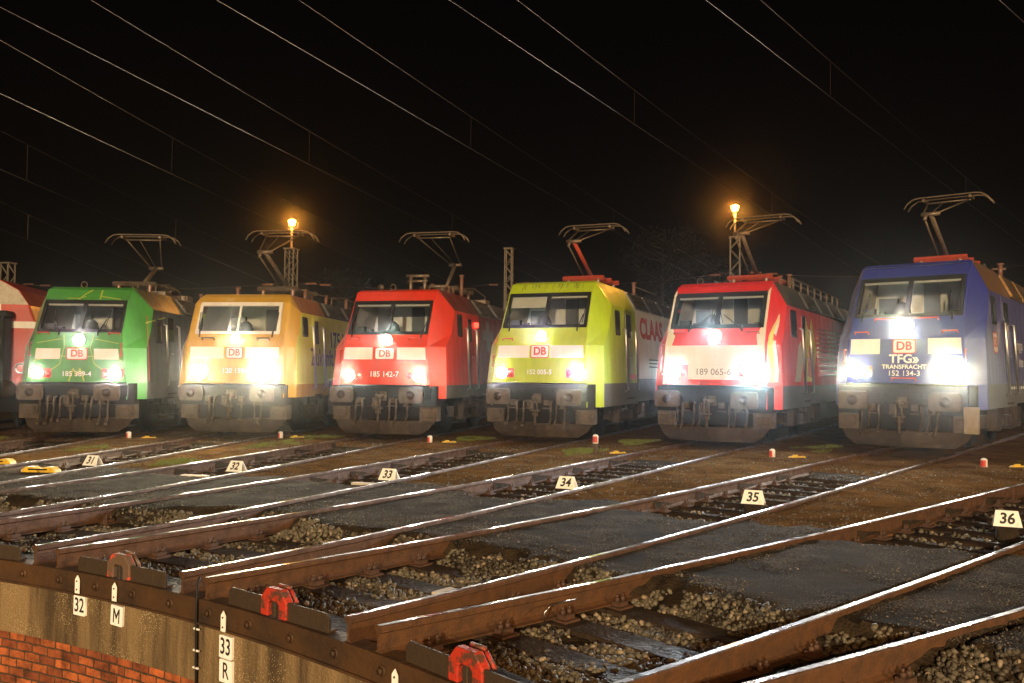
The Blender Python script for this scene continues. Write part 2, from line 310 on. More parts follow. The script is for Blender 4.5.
# loose stones (nobody could count them)
def stones(name, pts, sizes, material, seed, label):
    t = (1 + 5 ** .5) / 2
    iv = np.array([(-1, t, 0), (1, t, 0), (-1, -t, 0), (1, -t, 0), (0, -1, t), (0, 1, t), (0, -1, -t), (0, 1, -t), (t, 0, -1), (t, 0, 1), (-t, 0, -1), (-t, 0, 1)], float) / 1.9
    fi = np.array([(0, 11, 5), (0, 5, 1), (0, 1, 7), (0, 7, 10), (0, 10, 11), (1, 5, 9), (5, 11, 4), (11, 10, 2), (10, 7, 6), (7, 1, 8), (3, 9, 4), (3, 4, 2), (3, 2, 6), (3, 6, 8), (3, 8, 9), (4, 9, 5), (2, 4, 11), (6, 2, 10), (8, 6, 7), (9, 8, 1)])
    g = np.random.default_rng(seed); n = len(pts)
    V = iv[None] * (1 + g.uniform(-0.5, 0.35, (n, 12, 1))); V = np.clip(V, -0.66, 0.66) * g.uniform(0.55, 1.35, (n, 1, 3))
    q = g.normal(size=(n, 4)); q /= np.linalg.norm(q, axis=1, keepdims=True); w, x, y, z = q.T
    Rm = np.stack([1 - 2 * (y * y + z * z), 2 * (x * y - z * w), 2 * (x * z + y * w), 2 * (x * y + z * w), 1 - 2 * (x * x + z * z), 2 * (y * z - x * w), 2 * (x * z - y * w), 2 * (y * z + x * w), 1 - 2 * (x * x + y * y)], -1).reshape(n, 3, 3)
    V = np.einsum('nij,nkj->nki', Rm, V) * sizes[:, None, None]; V = V + pts[:, None, :]
    F = (fi[None] + (np.arange(n) * 12)[:, None, None]).reshape(-1, 3)
    me = bpy.data.meshes.new(name); me.vertices.add(n * 12); me.vertices.foreach_set('co', V.ravel().astype(np.float32))
    me.loops.add(F.size); me.loops.foreach_set('vertex_index', F.ravel().astype(np.int32)); me.polygons.add(len(F))
    me.polygons.foreach_set('loop_start', (np.arange(len(F)) * 3).astype(np.int32))
    me.update(calc_edges=True)
    for m in material: me.materials.append(m)
    mi = np.repeat(g.choice(len(material), n, p=[.46, .47, .07]), 20); me.polygons.foreach_set('material_index', mi.astype(np.int32)); me.update()
    o = bpy.data.objects.new(name, me); COL.objects.link(o); tag(o, label, 'gravel', kind='stuff'); return o
SLEEPERS_IN = [12.98, 13.56, 14.14, 14.72, 15.3]
SLEEPERS_OUT = [18.55 + 0.62 * i for i in range(12)]
def place_stones(r0, r1, k0, k1, n, smin, smax, filt):
    r = np.sqrt(rng.uniform(r0 * r0, r1 * r1, n)); a = rng.uniform(k0 * KA, k1 * KA, n); ok = filt(r, a)
    r = r[ok]; a = a[ok]; sz = rng.uniform(smin, smax, len(r)) ** 1.0
    z = height(r, a) + sz * rng.uniform(-0.1, 0.75, len(r))
    return np.stack([r * np.sin(a), r * np.cos(a), z], -1), sz
def f_in(r, a):
    x, y, k, s, within, e0, e1 = zones(r, a); ds = np.min(np.abs(r[:, None] - np.array(SLEEPERS_IN)[None]), 1)
    heap = fbm(x * 1.1 + 4, y * 1.1, 77)
    return (r < e0 + 0.10 - 0.25 * fbm(x * 5, y * 5, 8)) & ((ds > 0.13) | ((heap > 0.50) & (r > 13.2))) & (np.abs(np.abs(s) - G) > 0.07) & (heap > 0.22 + 0.30 * np.clip(1 - (r - 12.9) / 0.7, 0, 1))
def f_out(r, a):
    x, y, k, s, within, e0, e1 = zones(r, a); ds = np.min(np.abs(r[:, None] - np.array(SLEEPERS_OUT)[None]), 1)
    return (r > e1 + 0.15) & (np.abs(s) < 0.66) & (ds > 0.13)
def f_gap(r, a):
    x, y, k, s, within, e0, e1 = zones(r, a)
    return (r > e1 + 0.1) & (~within | (r > 25)) & (fbm(x * 2, y * 2, 91) > 0.45)
p, s_ = place_stones(12.85, 15.7, -4.0, 4.2, 95000, 0.012, 0.032, f_in)
stones('ballast_stones', p, s_, [M_STONE, M_STONE2, M_STONE3], 1, 'coarse loose crushed stones heaped between the rails beside the pit')
p, s_ = place_stones(18.0, 25.2, -5.6, 3.6, 30000, 0.012, 0.034, f_out)
stones('ballast_gravel', p, s_, [M_STONE, M_STONE2, M_STONE3], 2, 'finer ballast gravel in the sunken track beds beyond the tarred path')
def f_path(r, a):
    x, y, k, s, within, e0, e1 = zones(r, a)
    return (r > e0) & (r < e1 + .2) & (np.abs(np.abs(s) - G) > 0.05) & (fbm(x * 1.5, y * 1.5, 93) + 0.25 * np.exp(-((r - e0) / .25) ** 2) + .1 * np.exp(-((r - e1) / .3) ** 2) > 0.50)
p, s_ = place_stones(15.0, 19.3, -4.5, 3.6, 36000, 0.003, 0.010, f_path)
stones('chippings_gravel', p, s_, [M_STONE, M_STONE2, M_STONE3], 4, 'small loose chippings scattered over the dark tarred path')
p, s_ = place_stones(18.0, 27.5, -5.6, 3.2, 26000, 0.006, 0.016, f_gap)
stones('pebble_gravel', p, s_, [M_STONE, M_STONE2, M_STONE3], 3, 'scattered small brown pebbles on the strips between the tracks')
# grass patches
def grass(name, spots, label):
    g = np.random.default_rng(5); X = []; Y = []
    for (k, r, rad, cnt) in spots:
        aa = g.uniform(0, 2 * PI, cnt); d = rad * np.sqrt(g.uniform(size=cnt)) * (1 + 0.3 * np.sin(3 * aa + k))
        rr = r + d * np.cos(aa) * 1.5; ang = (k * KA) + d * np.sin(aa) / r * 0.65; X.append(rr); Y.append(ang)
    rr = np.concatenate(X); ang = np.concatenate(Y); x = rr * np.sin(ang); y = rr * np.cos(ang); h = height(rr, ang)
    keep = (fbm(x * 2.6, y * 2.6, 55) + g.uniform(-.14, .14, len(x))) > 0.50; x, y, h = x[keep], y[keep], h[keep]; n = len(x)
    L_ = g.uniform(0.015, 0.05, n); t = g.uniform(0, 2 * PI, n); w = 0.006; lx, ly = g.normal(0, 0.02, (2, n))
    V = np.stack([np.stack([x - w * np.cos(t), y - w * np.sin(t), h - 0.005], -1), np.stack([x + w * np.cos(t), y + w * np.sin(t), h - 0.005], -1), np.stack([x + lx, y + ly, h + L_], -1)], 1).reshape(-1, 3)
    me = bpy.data.meshes.new(name); me.from_pydata(V.tolist(), [], np.arange(n * 3).reshape(-1, 3).tolist()); me.materials.append(M_GRASS); o = bpy.data.objects.new(name, me); COL.objects.link(o); tag(o, label, 'grass', kind='stuff')
grass('grass', [(-2.5, 19.7, 0.5, 2600), (-4.5, 23.5, 0.8, 4200), (-2.5, 23.8, 0.7, 3200), (-2.5, 26, 0.7, 3000), (-1.5, 27, 0.6, 2600), (-0.55, 25, 0.55, 3600), (-0.5, 28.2, 0.6, 2600), (0.5, 29, 0.7, 3000), (-3.5, 22.0, 0.5, 1500), (1.6, 29.5, 0.8, 3000), (-4.5, 21.2, .5, 1800), (-1.0, 23.5, .3, 300), (0.1, 24.0, .35, 400)], 'thin green grass growing in patches between the tracks')

# ------------------------------------------------------------------ pit
def arc_band(mb, r0, r1, z0, z1, a0, a1, n, m=0):
    v = []; f = []
    for i in range(n + 1):
        a = a0 + (a1 - a0) * i / n
        for r, z in ((r0, z0), (r1, z0), (r1, z1), (r0, z1)): v.append((r * math.sin(a), r * math.cos(a), z))
    for i in range(n):
        for j in range(4): f.append((i * 4 + j, i * 4 + (j + 1) % 4, (i + 1) * 4 + (j + 1) % 4, (i + 1) * 4 + j))
    f.append((0, 1, 2, 3)); f.append(tuple(n * 4 + j for j in (3, 2, 1, 0)))
    mb.add(v, f, m)
pw = empty('pit_wall', (0, 0, 0), label='curved turntable pit wall of steel ring, concrete band and red brick', cat='pit wall')
mb = MB(); arc_band(mb, 12.665, 12.80, -0.335, -0.155, 0, 2 * PI, 360)
arc_band(mb, 12.645, 12.664, -0.330, -0.312, 0, 2 * PI, 360)
fix_normals(mb.build('steel_ring', M_RING, pw, bevel=0.006))
mb = MB()
for i in range(-14, 24): # ring bolts
    a = (i * 0.447 + 0.22 - 0.01) / RP
    c = Vector((math.sin(a), math.cos(a), 0)); p0 = c * 12.668 + Vector((0, 0, -0.235))
    mb.tube([p0, p0 - c * 0.012], 0.034, 14); mb.tube([p0 - c * 0.012, p0 - c * 0.030], 0.021, 6)
tag(mb.build('ring_bolt', M_RING, pw), kind='stuff')
mb = MB(); arc_band(mb, 12.675, 13.3, -0.745, -0.3355, 0, 2 * PI, 360)
fix_normals(mb.build('concrete_band', M_CONC, pw, bevel=0.008))
NB = 360; me = bpy.data.meshes.new('brick_lining'); v = []; f = []; uvs = []
for i in range(NB + 1):
    a = 2 * PI * i / NB; v += [(12.70 * math.sin(a), 12.70 * math.cos(a), -2.2), (12.70 * math.sin(a), 12.70 * math.cos(a), -0.7)]
for i in range(NB):
    f.append((2 * i, 2 * i + 2, 2 * i + 3, 2 * i + 1)); u0, u1 = 12.7 * 2 * PI * i / NB, 12.7 * 2 * PI * (i + 1) / NB; uvs += [(u0, -2.2), (u1, -2.2), (u1, -0.7), (u0, -0.7)]
me.from_pydata(v, [], f); ul = me.uv_layers.new(name='UVMap'); ul.data.foreach_set('uv', [c for q in uvs for c in q]); me.materials.append(M_BRICK)
o = bpy.data.objects.new('brick_lining', me); COL.objects.link(o); o.parent = pw
mb = MB(); mb.add([(13.2 * math.sin(2 * PI * i / 64), 13.2 * math.cos(2 * PI * i / 64), -2.2) for i in range(64)], [tuple(range(63, -1, -1))])
tag(mb.build('pit_floor', M_BALLAST), kind='structure')
# cable running down the wall joint
def wall_pt(arc, z, off=0.0):
    a = arc / RP; return Vector((math.sin(a) * (12.66 - off), math.cos(a) * (12.66 - off), z))
mb = MB(); mb.tube([wall_pt(0.985, 0.0, -0.01), wall_pt(0.985, -0.05, 0.012), wall_pt(0.988, -0.3, 0.014), wall_pt(0.99, -0.6, 0.012), wall_pt(0.995, -1.0, 0.0)], 0.0085, 8)
cb = mb.build('cable', M_BLACK); tag(cb, 'thin black cable clipped down the concrete pit wall joint', 'cable')
mb = MB()
for z in (-0.36, -0.51, -0.63): mb.box(-0.03, 0.03, -0.006, 0.006, z - 0.006, z + 0.006)
o = mb.build('cable_clip', M_SIGN, cb); o.location = wall_pt(0.99, 0, 0.012); o.rotation_euler.z = -0.99 / RP

def wall_sign(arc, z, txt, label, grp=None, tilt=0.0):
    root = empty('number_plate', wall_pt(arc, z, 0.0), -arc / RP, label=label, cat='number plate', group=grp)
    mb = MB(); mb.prism(rrect(0.142, 0.152, 0.008, 2), lambda u, w: (u, -0.006, w), lambda u, w: (u, 0.012, w)); o = fix_normals(mb.build('plate', M_SIGN, root)); o.rotation_euler.y = tilt
    mb = MB()
    if txt == 'M':
        for pl in ([(-.038, -.055), (-.026, -.055), (-.026, .055), (-.038, .055)], [(.026, -.055), (.038, -.055), (.038, .055), (.026, .055)], [(-.026, .055), (-.026, .025), (0, -.03), (0, .005)], [(.026, .025), (.026, .055), (0, .005), (0, -.03)]): mb.add([(u, -0.0085, w) for u, w in pl], [(0, 1, 2, 3)])
    else: add_text(mb, txt, 0.155, lambda u, w: (u, -0.0085, w), sx=0.78, bold=0.012 if len(txt) > 1 else 0.006)
    o = mb.build('lettering', M_INK, root); o.rotation_euler.y = tilt
def wall_arrow(arc, z, label):
    root = empty('arrow_marker', wall_pt(arc, z, 0.014), -arc / RP, label=label, cat='marker', group='cream arrow markers on the pit ring')
    mb = MB(); mb.prism([(-0.025, -0.07), (0.025, -0.07), (0.025, 0.038), (0, 0.07), (-0.025, 0.038)], lambda u, w: (u, -0.004, w), lambda u, w: (u, 0.003, w)); fix_normals(mb.build('plate', M_SIGN, root))
    mb = MB()
    for w in (-0.04, 0.025): mb.tube([(0, -0.003, w), (0, -0.009, w)], 0.007, 8)
    mb.build('screw', M_CLIP, root)
wall_arrow(-0.44, -0.240, 'small cream arrow plate above the 32 number plate')
wall_sign(-0.422, -0.408, '32', 'square cream plate reading 32 on the pit wall')
wall_arrow(0.014, -0.240, 'small cream arrow plate above the letter M plate')
wall_sign(0.034, -0.421, 'M', 'square cream plate with letter M on the pit wall', tilt=0.03)
wall_arrow(1.294, -0.254, 'small cream arrow plate above the stacked 33 and R plates')
wall_sign(1.311, -0.430, '33', 'square cream plate reading 33 with chipped edge, above the letter R plate')
wall_sign(1.318, -0.592, 'R', 'square cream plate with letter R below the 33 plate', tilt=-0.01)
wall_arrow(3.03, -0.257, 'small cream arrow plate on the ring at the bottom edge, right of the 33 plate')

# locking plates with red brackets
def lock(k, paintm, label):
    a = k * KA; root = empty('bridge_lock', (math.sin(a) * 12.70, math.cos(a) * 12.70, 0), -a, label=label, cat='lock bracket', group='bridge locks between the rail ends on the pit ring')
    for x0, x1 in ((-0.52, -0.09), (0.10, 0.545)):
        mb = MB(); c = 0.03 if x0 < 0 else 0; d = 0.03 if x0 > 0 else 0
        mb.prism([(x0, -0.153), (x1, -0.153), (x1, -0.035 - d), (x1 - d, -0.035), (x0 + c, -0.035), (x0, -0.035 - c)], lambda u, w: (u, -0.008, w), lambda u, w: (u, 0.010, w)); fix_normals(mb.build('plate', M_PLATE, root, bevel=0.003))
        mb = MB(); mb.box(x0, x1, 0.0105, 0.06, -0.152, -0.138); mb.build('foot_flange', M_RING, root)
    outer = [(-0.135, -0.15), (-0.135, -0.035), (-0.075, 0.035), (0.075, 0.035), (0.135, -0.035), (0.135, -0.15)]; inner = [(-0.055, -0.15), (-0.055, -0.065), (-0.035, -0.045), (0.035, -0.045), (0.055, -0.065), (0.055, -0.15)]
    mb = MB(); vs = []; 
    for (y0, y1) in ((-0.022, 0.04),):
        ring0 = [(u, y0, w) for u, w in outer] + [(u, y0, w) for u, w in inner]; ring1 = [(u, y1, w) for u, w in outer] + [(u, y1, w) for u, w in inner]
        fs = []
        for i in range(5): fs += [(i, i + 1, 6 + i + 1, 6 + i), (12 + i, 12 + 6 + i, 12 + 6 + i + 1, 12 + i + 1), (i, 12 + i, 12 + i + 1, i + 1), (6 + i, 6 + i + 1, 18 + i + 1, 18 + i)]
        fs += [(0, 6, 18, 12), (5, 17, 23, 11)]
        mb.add(ring0 + ring1, fs)
    fix_normals(mb.build('bracket', paintm, root, bevel=0.008))
    mb = MB(); mb.tube([(0.06, 0.075, 0.02), (0.13, 0.075, -0.055)], 0.013, 6); mb.tube([(-0.06, 0.075, 0.032), (0.055, 0.075, 0.032)], 0.013, 6); mb.build('rear_rib', paintm, root)
    mb = MB(); mb.box(-0.03, 0.01, -0.012, 0.05, -0.15, -0.02); mb.build('bolt_block', M_PLATE, root, bevel=0.006)
M_REDW = mat('mostly_worn_red_paint', (0.55, 0.06, 0.03), (0.11, 0.07, 0.045), rough=0.55, scale=9, amt=1.0, bump=0.2, lo=0.40, hi=0.46)
lock(-1, M_REDW, 'rusty lock bracket at the left edge of the picture, left of the 32 plate')
lock(0, M_REDW, 'lock bracket with mostly worn red paint above the letter M plate')
lock(1, M_REDP, 'chipped red lock bracket right of the 33 plate')
lock(2, M_REDP, 'bright red lock bracket nearest the bottom of the picture')
lock(3, M_REDP, 'red lock bracket beyond the bottom right rails')

# ------------------------------------------------------------------ tracks
HEADP = [(-0.033, -0.014), (-0.029, -0.0040), (-0.018, -0.0006), (0.018, 0), (0.029, -0.0036), (0.033, -0.014)]
BODYP = [(0.0335, -0.038), (0.010, -0.050), (0.009, -0.140), (0.035, -0.158), (0.072, -0.165), (0.072, -0.172), (-0.072, -0.172), (-0.072, -0.165), (-0.035, -0.158), (-0.009, -0.140), (-0.010, -0.050), (-0.0335, -0.038)]
prof_all = HEADP + BODYP
def make_rail(k, s, parent, r0, r1):
    rsl = list(np.arange(r0, 28, 0.75)) + [28, 34, r1]; mb = MB(); vs = []; n_ = len(prof_all)
    for r in rsl:
        for (u, w) in prof_all: vs.append((s * G + u, r, zt(r) + w))
    for i in range(len(rsl) - 1):
        for j in range(n_):
            mb.f.append([i * n_ + j, i * n_ + (j + 1) % n_, (i + 1) * n_ + (j + 1) % n_, (i + 1) * n_ + j]); mb.m.append(1 if j == 2 else 0); mb.sm.append(False)
    mb.v += vs; mb.f.append(list(range(n_))); mb.m.append(0); mb.sm.append(False)
    return fix_normals(mb.build('rail', [M_RUST, M_RAILTOP], parent))
tn = {-6: 'track at the far left beyond the red passenger coach', -5: 'track under the red passenger coach at far left', -4: 'track under the green locomotive', -3: 'track marked 31, leading to the yellow locomotive', -2: 'track marked 32, leading to the plain red locomotive', -1: 'track marked 33, leading to the lime green locomotive', 0: 'track marked 34, leading to the red locomotive with white front', 1: 'track marked 35, leading to the blue locomotive', 2: 'track marked 36, running out right of the blue locomotive', 3: 'track in the bottom right corner, right of track 36', 4: 'track outermost right beyond the bottom right corner'}
def fastening_mesh(s):
    mb = MB(); x = s * G
    mb.box(x - 0.17, x + 0.17, -0.075, 0.075, -0.188, -0.173)
    for d in (-1, 1):
        mb.box(x + d * 0.105 - 0.035, x + d * 0.105 + 0.035, -0.05, 0.05, -0.172, -0.140)
        for yy in (-0.032, 0.032):
            mb.tube([(x + d * 0.105, yy, -0.14), (x + d * 0.105, yy, -0.112)], 0.019, 6); mb.tube([(x + d * 0.105, yy, -0.112), (x + d * 0.105, yy, -0.09)], 0.010, 8)
    return mb
fl = {s: fastening_mesh(s).build('rail_fastening', M_CLIP) for s in (-1, 1)}
sl_mesh = {}
for k in range(-6, 5):
    root = empty('railway_track', (0, 0, 0), -k * KA, label='rusty ' + tn[k], cat='track', group='railway tracks fanning out from the turntable')
    for s in (-1, 1): make_rail(k, s, root, RP + 0.0, 60)
    if k < -5 or k > 3: spots = SLEEPERS_IN[:2] + SLEEPERS_OUT[::3]
    else: spots = SLEEPERS_IN + SLEEPERS_OUT
    for r in spots:
        half = min(1.28, r * KA / 2 - 0.012) if r < 16 else 1.02
        key = (round(half, 3), r < 16)
        if key not in sl_mesh:
            mb = MB(); mb.box(-half, half, -0.125, 0.125, -0.36, -0.189); o = mb.build('sleeper', M_SLEEPER if r < 16 else M_SLEEPERD, None, bevel=0.012); sl_mesh[key] = o
            o.parent = root
        else:
            o = sl_mesh[key].copy(); COL.objects.link(o); o.parent = root
        o.location = (0, r, zt(r)); o.rotation_euler.z = random.uniform(-0.01, 0.01)
        if r > 24: continue
        for s in (-1, 1):
            c = fl[s].copy(); COL.objects.link(c); c.parent = o
for s in (-1, 1): bpy.data.objects.remove(fl[s])
# wire loop dangling by the rail foot near the pit
mb = MB(); pts = [polar(2, 13.9, -0.62, -0.18), polar(2, 13.88, -0.60, -0.08), polar(2, 13.95, -0.61, -0.045), polar(2, 14.1, -0.63, -0.05), polar(2, 14.25, -0.66, -0.06)]
tag(mb.tube(pts, 0.006, 8).build('wire_loop', M_STEEL), 'bent bare wire lying against the rail near the brightest red lock', 'wire')

# ------------------------------------------------------------------ number stands 31..36
def number_stand(k, txt, r, x, label):
    p = polar(k, r, x, -0.045); a = k * KA
    root = empty('number_stand', p, 0.16 - a * 0.2, label=label, cat='number stand', group='white tent shaped track number stands')
    h = 0.165
    for sgn in (-1, 1):
        mb = MB()
        mb.prism([(-0.142, 0), (0.142, 0), (0.108, h), (-0.108, h)], lambda u, w: (u, sgn * (-0.085 * (1 - w / h) - 0.004), w), lambda u, w: (u, sgn * (-0.085 * (1 - w / h) + 0.004), w))
        fix_normals(mb.build('board', M_SIGN, root))
    mb = MB(); mb.box(-0.11, 0.11, -0.07, 0.07, -0.17, -0.002); mb.build('foot_block', M_BALLAST, root, bevel=0.03)
    mb = MB(); add_text(mb, txt, 0.152, lambda u, w: (u * 1.0 + 0.14 * w, -0.085 * (1 - (w + 0.08) / h) - 0.008, w + 0.08), bold=0.028)
    mb.build('lettering', M_INK, root)
number_stand(-3, '31', 19.03, 0.35, 'tent shaped white stand reading 31')
number_stand(-2, '32', 18.88, 0.40, 'tent shaped white stand reading 32')
number_stand(-1, '33', 18.88, 0.48, 'tent shaped white stand reading 33')
number_stand(0, '34', 19.45, 0.46, 'tent shaped white stand reading 34')
number_stand(1, '35', 19.74, 0.31, 'tent shaped white stand reading 35')
number_stand(2, '36', 20.3, 0.24, 'tent shaped white stand reading 36')

# ------------------------------------------------------------------ clearance posts with yellow blocks
def gz(x, y): return float(height(np.array([math.hypot(x, y)]), np.array([math.atan2(x, y)]))[0])
def post(x, y, bare, label):
    root = empty('marker_post', (x, y, gz(x, y)), random.uniform(-0.2, 0.2), label=label, cat='marker post', group='red and white clearance posts in front of the locomotives')
    h = 0.0
    if bare:
        mb = MB(); mb.tube([(0, 0, -0.05), (0, 0, 0.24)], 0.045, 12); mb.build('timber_post', M_BARK, root); h = 0.24
    mb = MB(); mb.tube([(0, 0, h - 0.02), (0, 0, h + 0.13), (0, 0, h + 0.155), (0, 0, h + 0.165)], [0.058, 0.058, 0.042, 0.015], 16); mb.build('post', M_WHITE, root)
    mb = MB()
    for i in range(5):
        a0 = -PI / 2 - 0.9 + i * 0.36 - (0.5 if not bare else -0.2); a1 = a0 + 0.37
        mb.add([(0.060 * math.cos(a0), 0.060 * math.sin(a0), h + 0.005), (0.060 * math.cos(a1), 0.060 * math.sin(a1), h + 0.005), (0.060 * math.cos(a1), 0.060 * math.sin(a1), h + 0.125), (0.060 * math.cos(a0), 0.060 * math.sin(a0), h + 0.125)], [(0, 1, 2, 3)])
    mb.build('red_stripe', M_REDC, root)
def chock(x, y, rz, sc, label, lying=True):
    root = empty('yellow_chock', (x, y, gz(x, y)), rz, label=label, cat='chock', group='yellow chocks lying on the gravel')
    mb = MB(); mb.prism([(-0.26 * sc, 0), (0.26 * sc, 0), (0.22 * sc, 0.05 * sc), (0.06 * sc, 0.035 * sc), (-0.08 * sc, 0.055 * sc), (-0.2 * sc, 0.04 * sc)], lambda u, w: (u, -0.06 * sc, w), lambda u, w: (u, 0.06 * sc, w))
    fix_normals(mb.build('sole', M_YEL, root, bevel=0.006))
    mb = MB(); mb.box(-0.12 * sc, 0.02 * sc, -0.04 * sc, 0.04 * sc, 0.05 * sc, 0.08 * sc); mb.build('heel', M_YEL, root, bevel=0.005)
who = ['green', 'yellow', 'plain red', 'lime green', 'white fronted red', 'blue']
pp = [(-12.39, 21.71, -12.02, 21.98), (-9.6, 23.89, -9.28, 24.12), (-5.81, 24.85, -5.45, 25.1), (-1.49, 24.63, -1.15, 25.0), (1.7, 26.18, 2.15, 26.35), (5.44, 26.6, 6.0, 26.75)]
for i, (x, y, x2, y2) in enumerate(pp):
    post(x, y, i == 3, 'short red and white post right of the %s locomotive%s' % (who[i], ', on a timber stake' if i == 3 else ''))
    chock(x2, y2, 0.55, 0.68, 'yellow chock beside the post right of the %s locomotive' % who[i])
# yellow track scotches on track 31
def scotch(x, y, rz, s, label, k, z0):
    root = empty('rail_scotch', (x, y, z0), rz, label=label, cat='rail scotch')
    mb = MB()
    for d in (-1, 1):
        mb.prism([(d * s - 0.13, 0), (d * s + 0.13, 0), (d * s + 0.12, 0.04), (d * s + 0.06, 0.085), (d * s - 0.06, 0.085), (d * s - 0.12, 0.04)], lambda u, w: (u, -0.08, w), lambda u, w: (u, 0.08, w))
    mb.prism([(-s, 0.02), (s, 0.02), (s, 0.06), (-s, 0.06)], lambda u, w: (u, -0.04, w), lambda u, w: (u, 0.04, w))
    fix_normals(mb.build('block', M_YEL, root, bevel=0.01))
    mb = MB(); mb.tube([(-s, -0.09, 0.05), (s, -0.09, 0.05)], 0.012, 6); mb.build('bar', M_UNDER, root)
def pk(k, r, x): p_ = polar(k, r, x); return p_.x, p_.y
scotch(*pk(-3, 17.75, 0.30), 0.42, 0.15, 'pair of bright yellow scotches on the path left of the 31 stand', -3, zt(17.75) - 0.03)
scotch(*pk(-3, 18.8, -1.22), 0.42, 0.17, 'chunky yellow scotch beside the rail at the left edge', -3, zt(18.9) - 0.03)

# pale sleeper end blocks, planks beside the stands
def plank(k, r, x, w, l, rz, label, m=M_WHITE, z=-0.17):
    mb = MB(); mb.box(-l / 2, l / 2, -w / 2, w / 2, 0, 0.03); fo = mb.build('concrete_block', m, None, bevel=0.006); o = fo
    o.location = polar(k, r, x, z); o.rotation_euler.z = -k * KA + rz; tag(o, label, 'block')
M_PALE = mat('pale_worn_concrete', (0.55, 0.50, 0.42), (0.3, 0.25, 0.18), rough=0.7, scale=9, amt=0.6, bump=0.3)
plank(-2, 17.93, 0.28, 0.13, 0.42, 0.05, 'longer white concrete block just left of the 32 stand', M_PALE, -0.045)
plank(-1, 18.15, 0.50, 0.13, 0.36, 0.05, 'short pale block lying near the foot of the 33 stand', M_PALE, -0.045)
plank(1, 14.02, 0.45, 0.2, 0.42, 0.0, 'pale flat stone slab between the rails near the red lock', M_PALE)

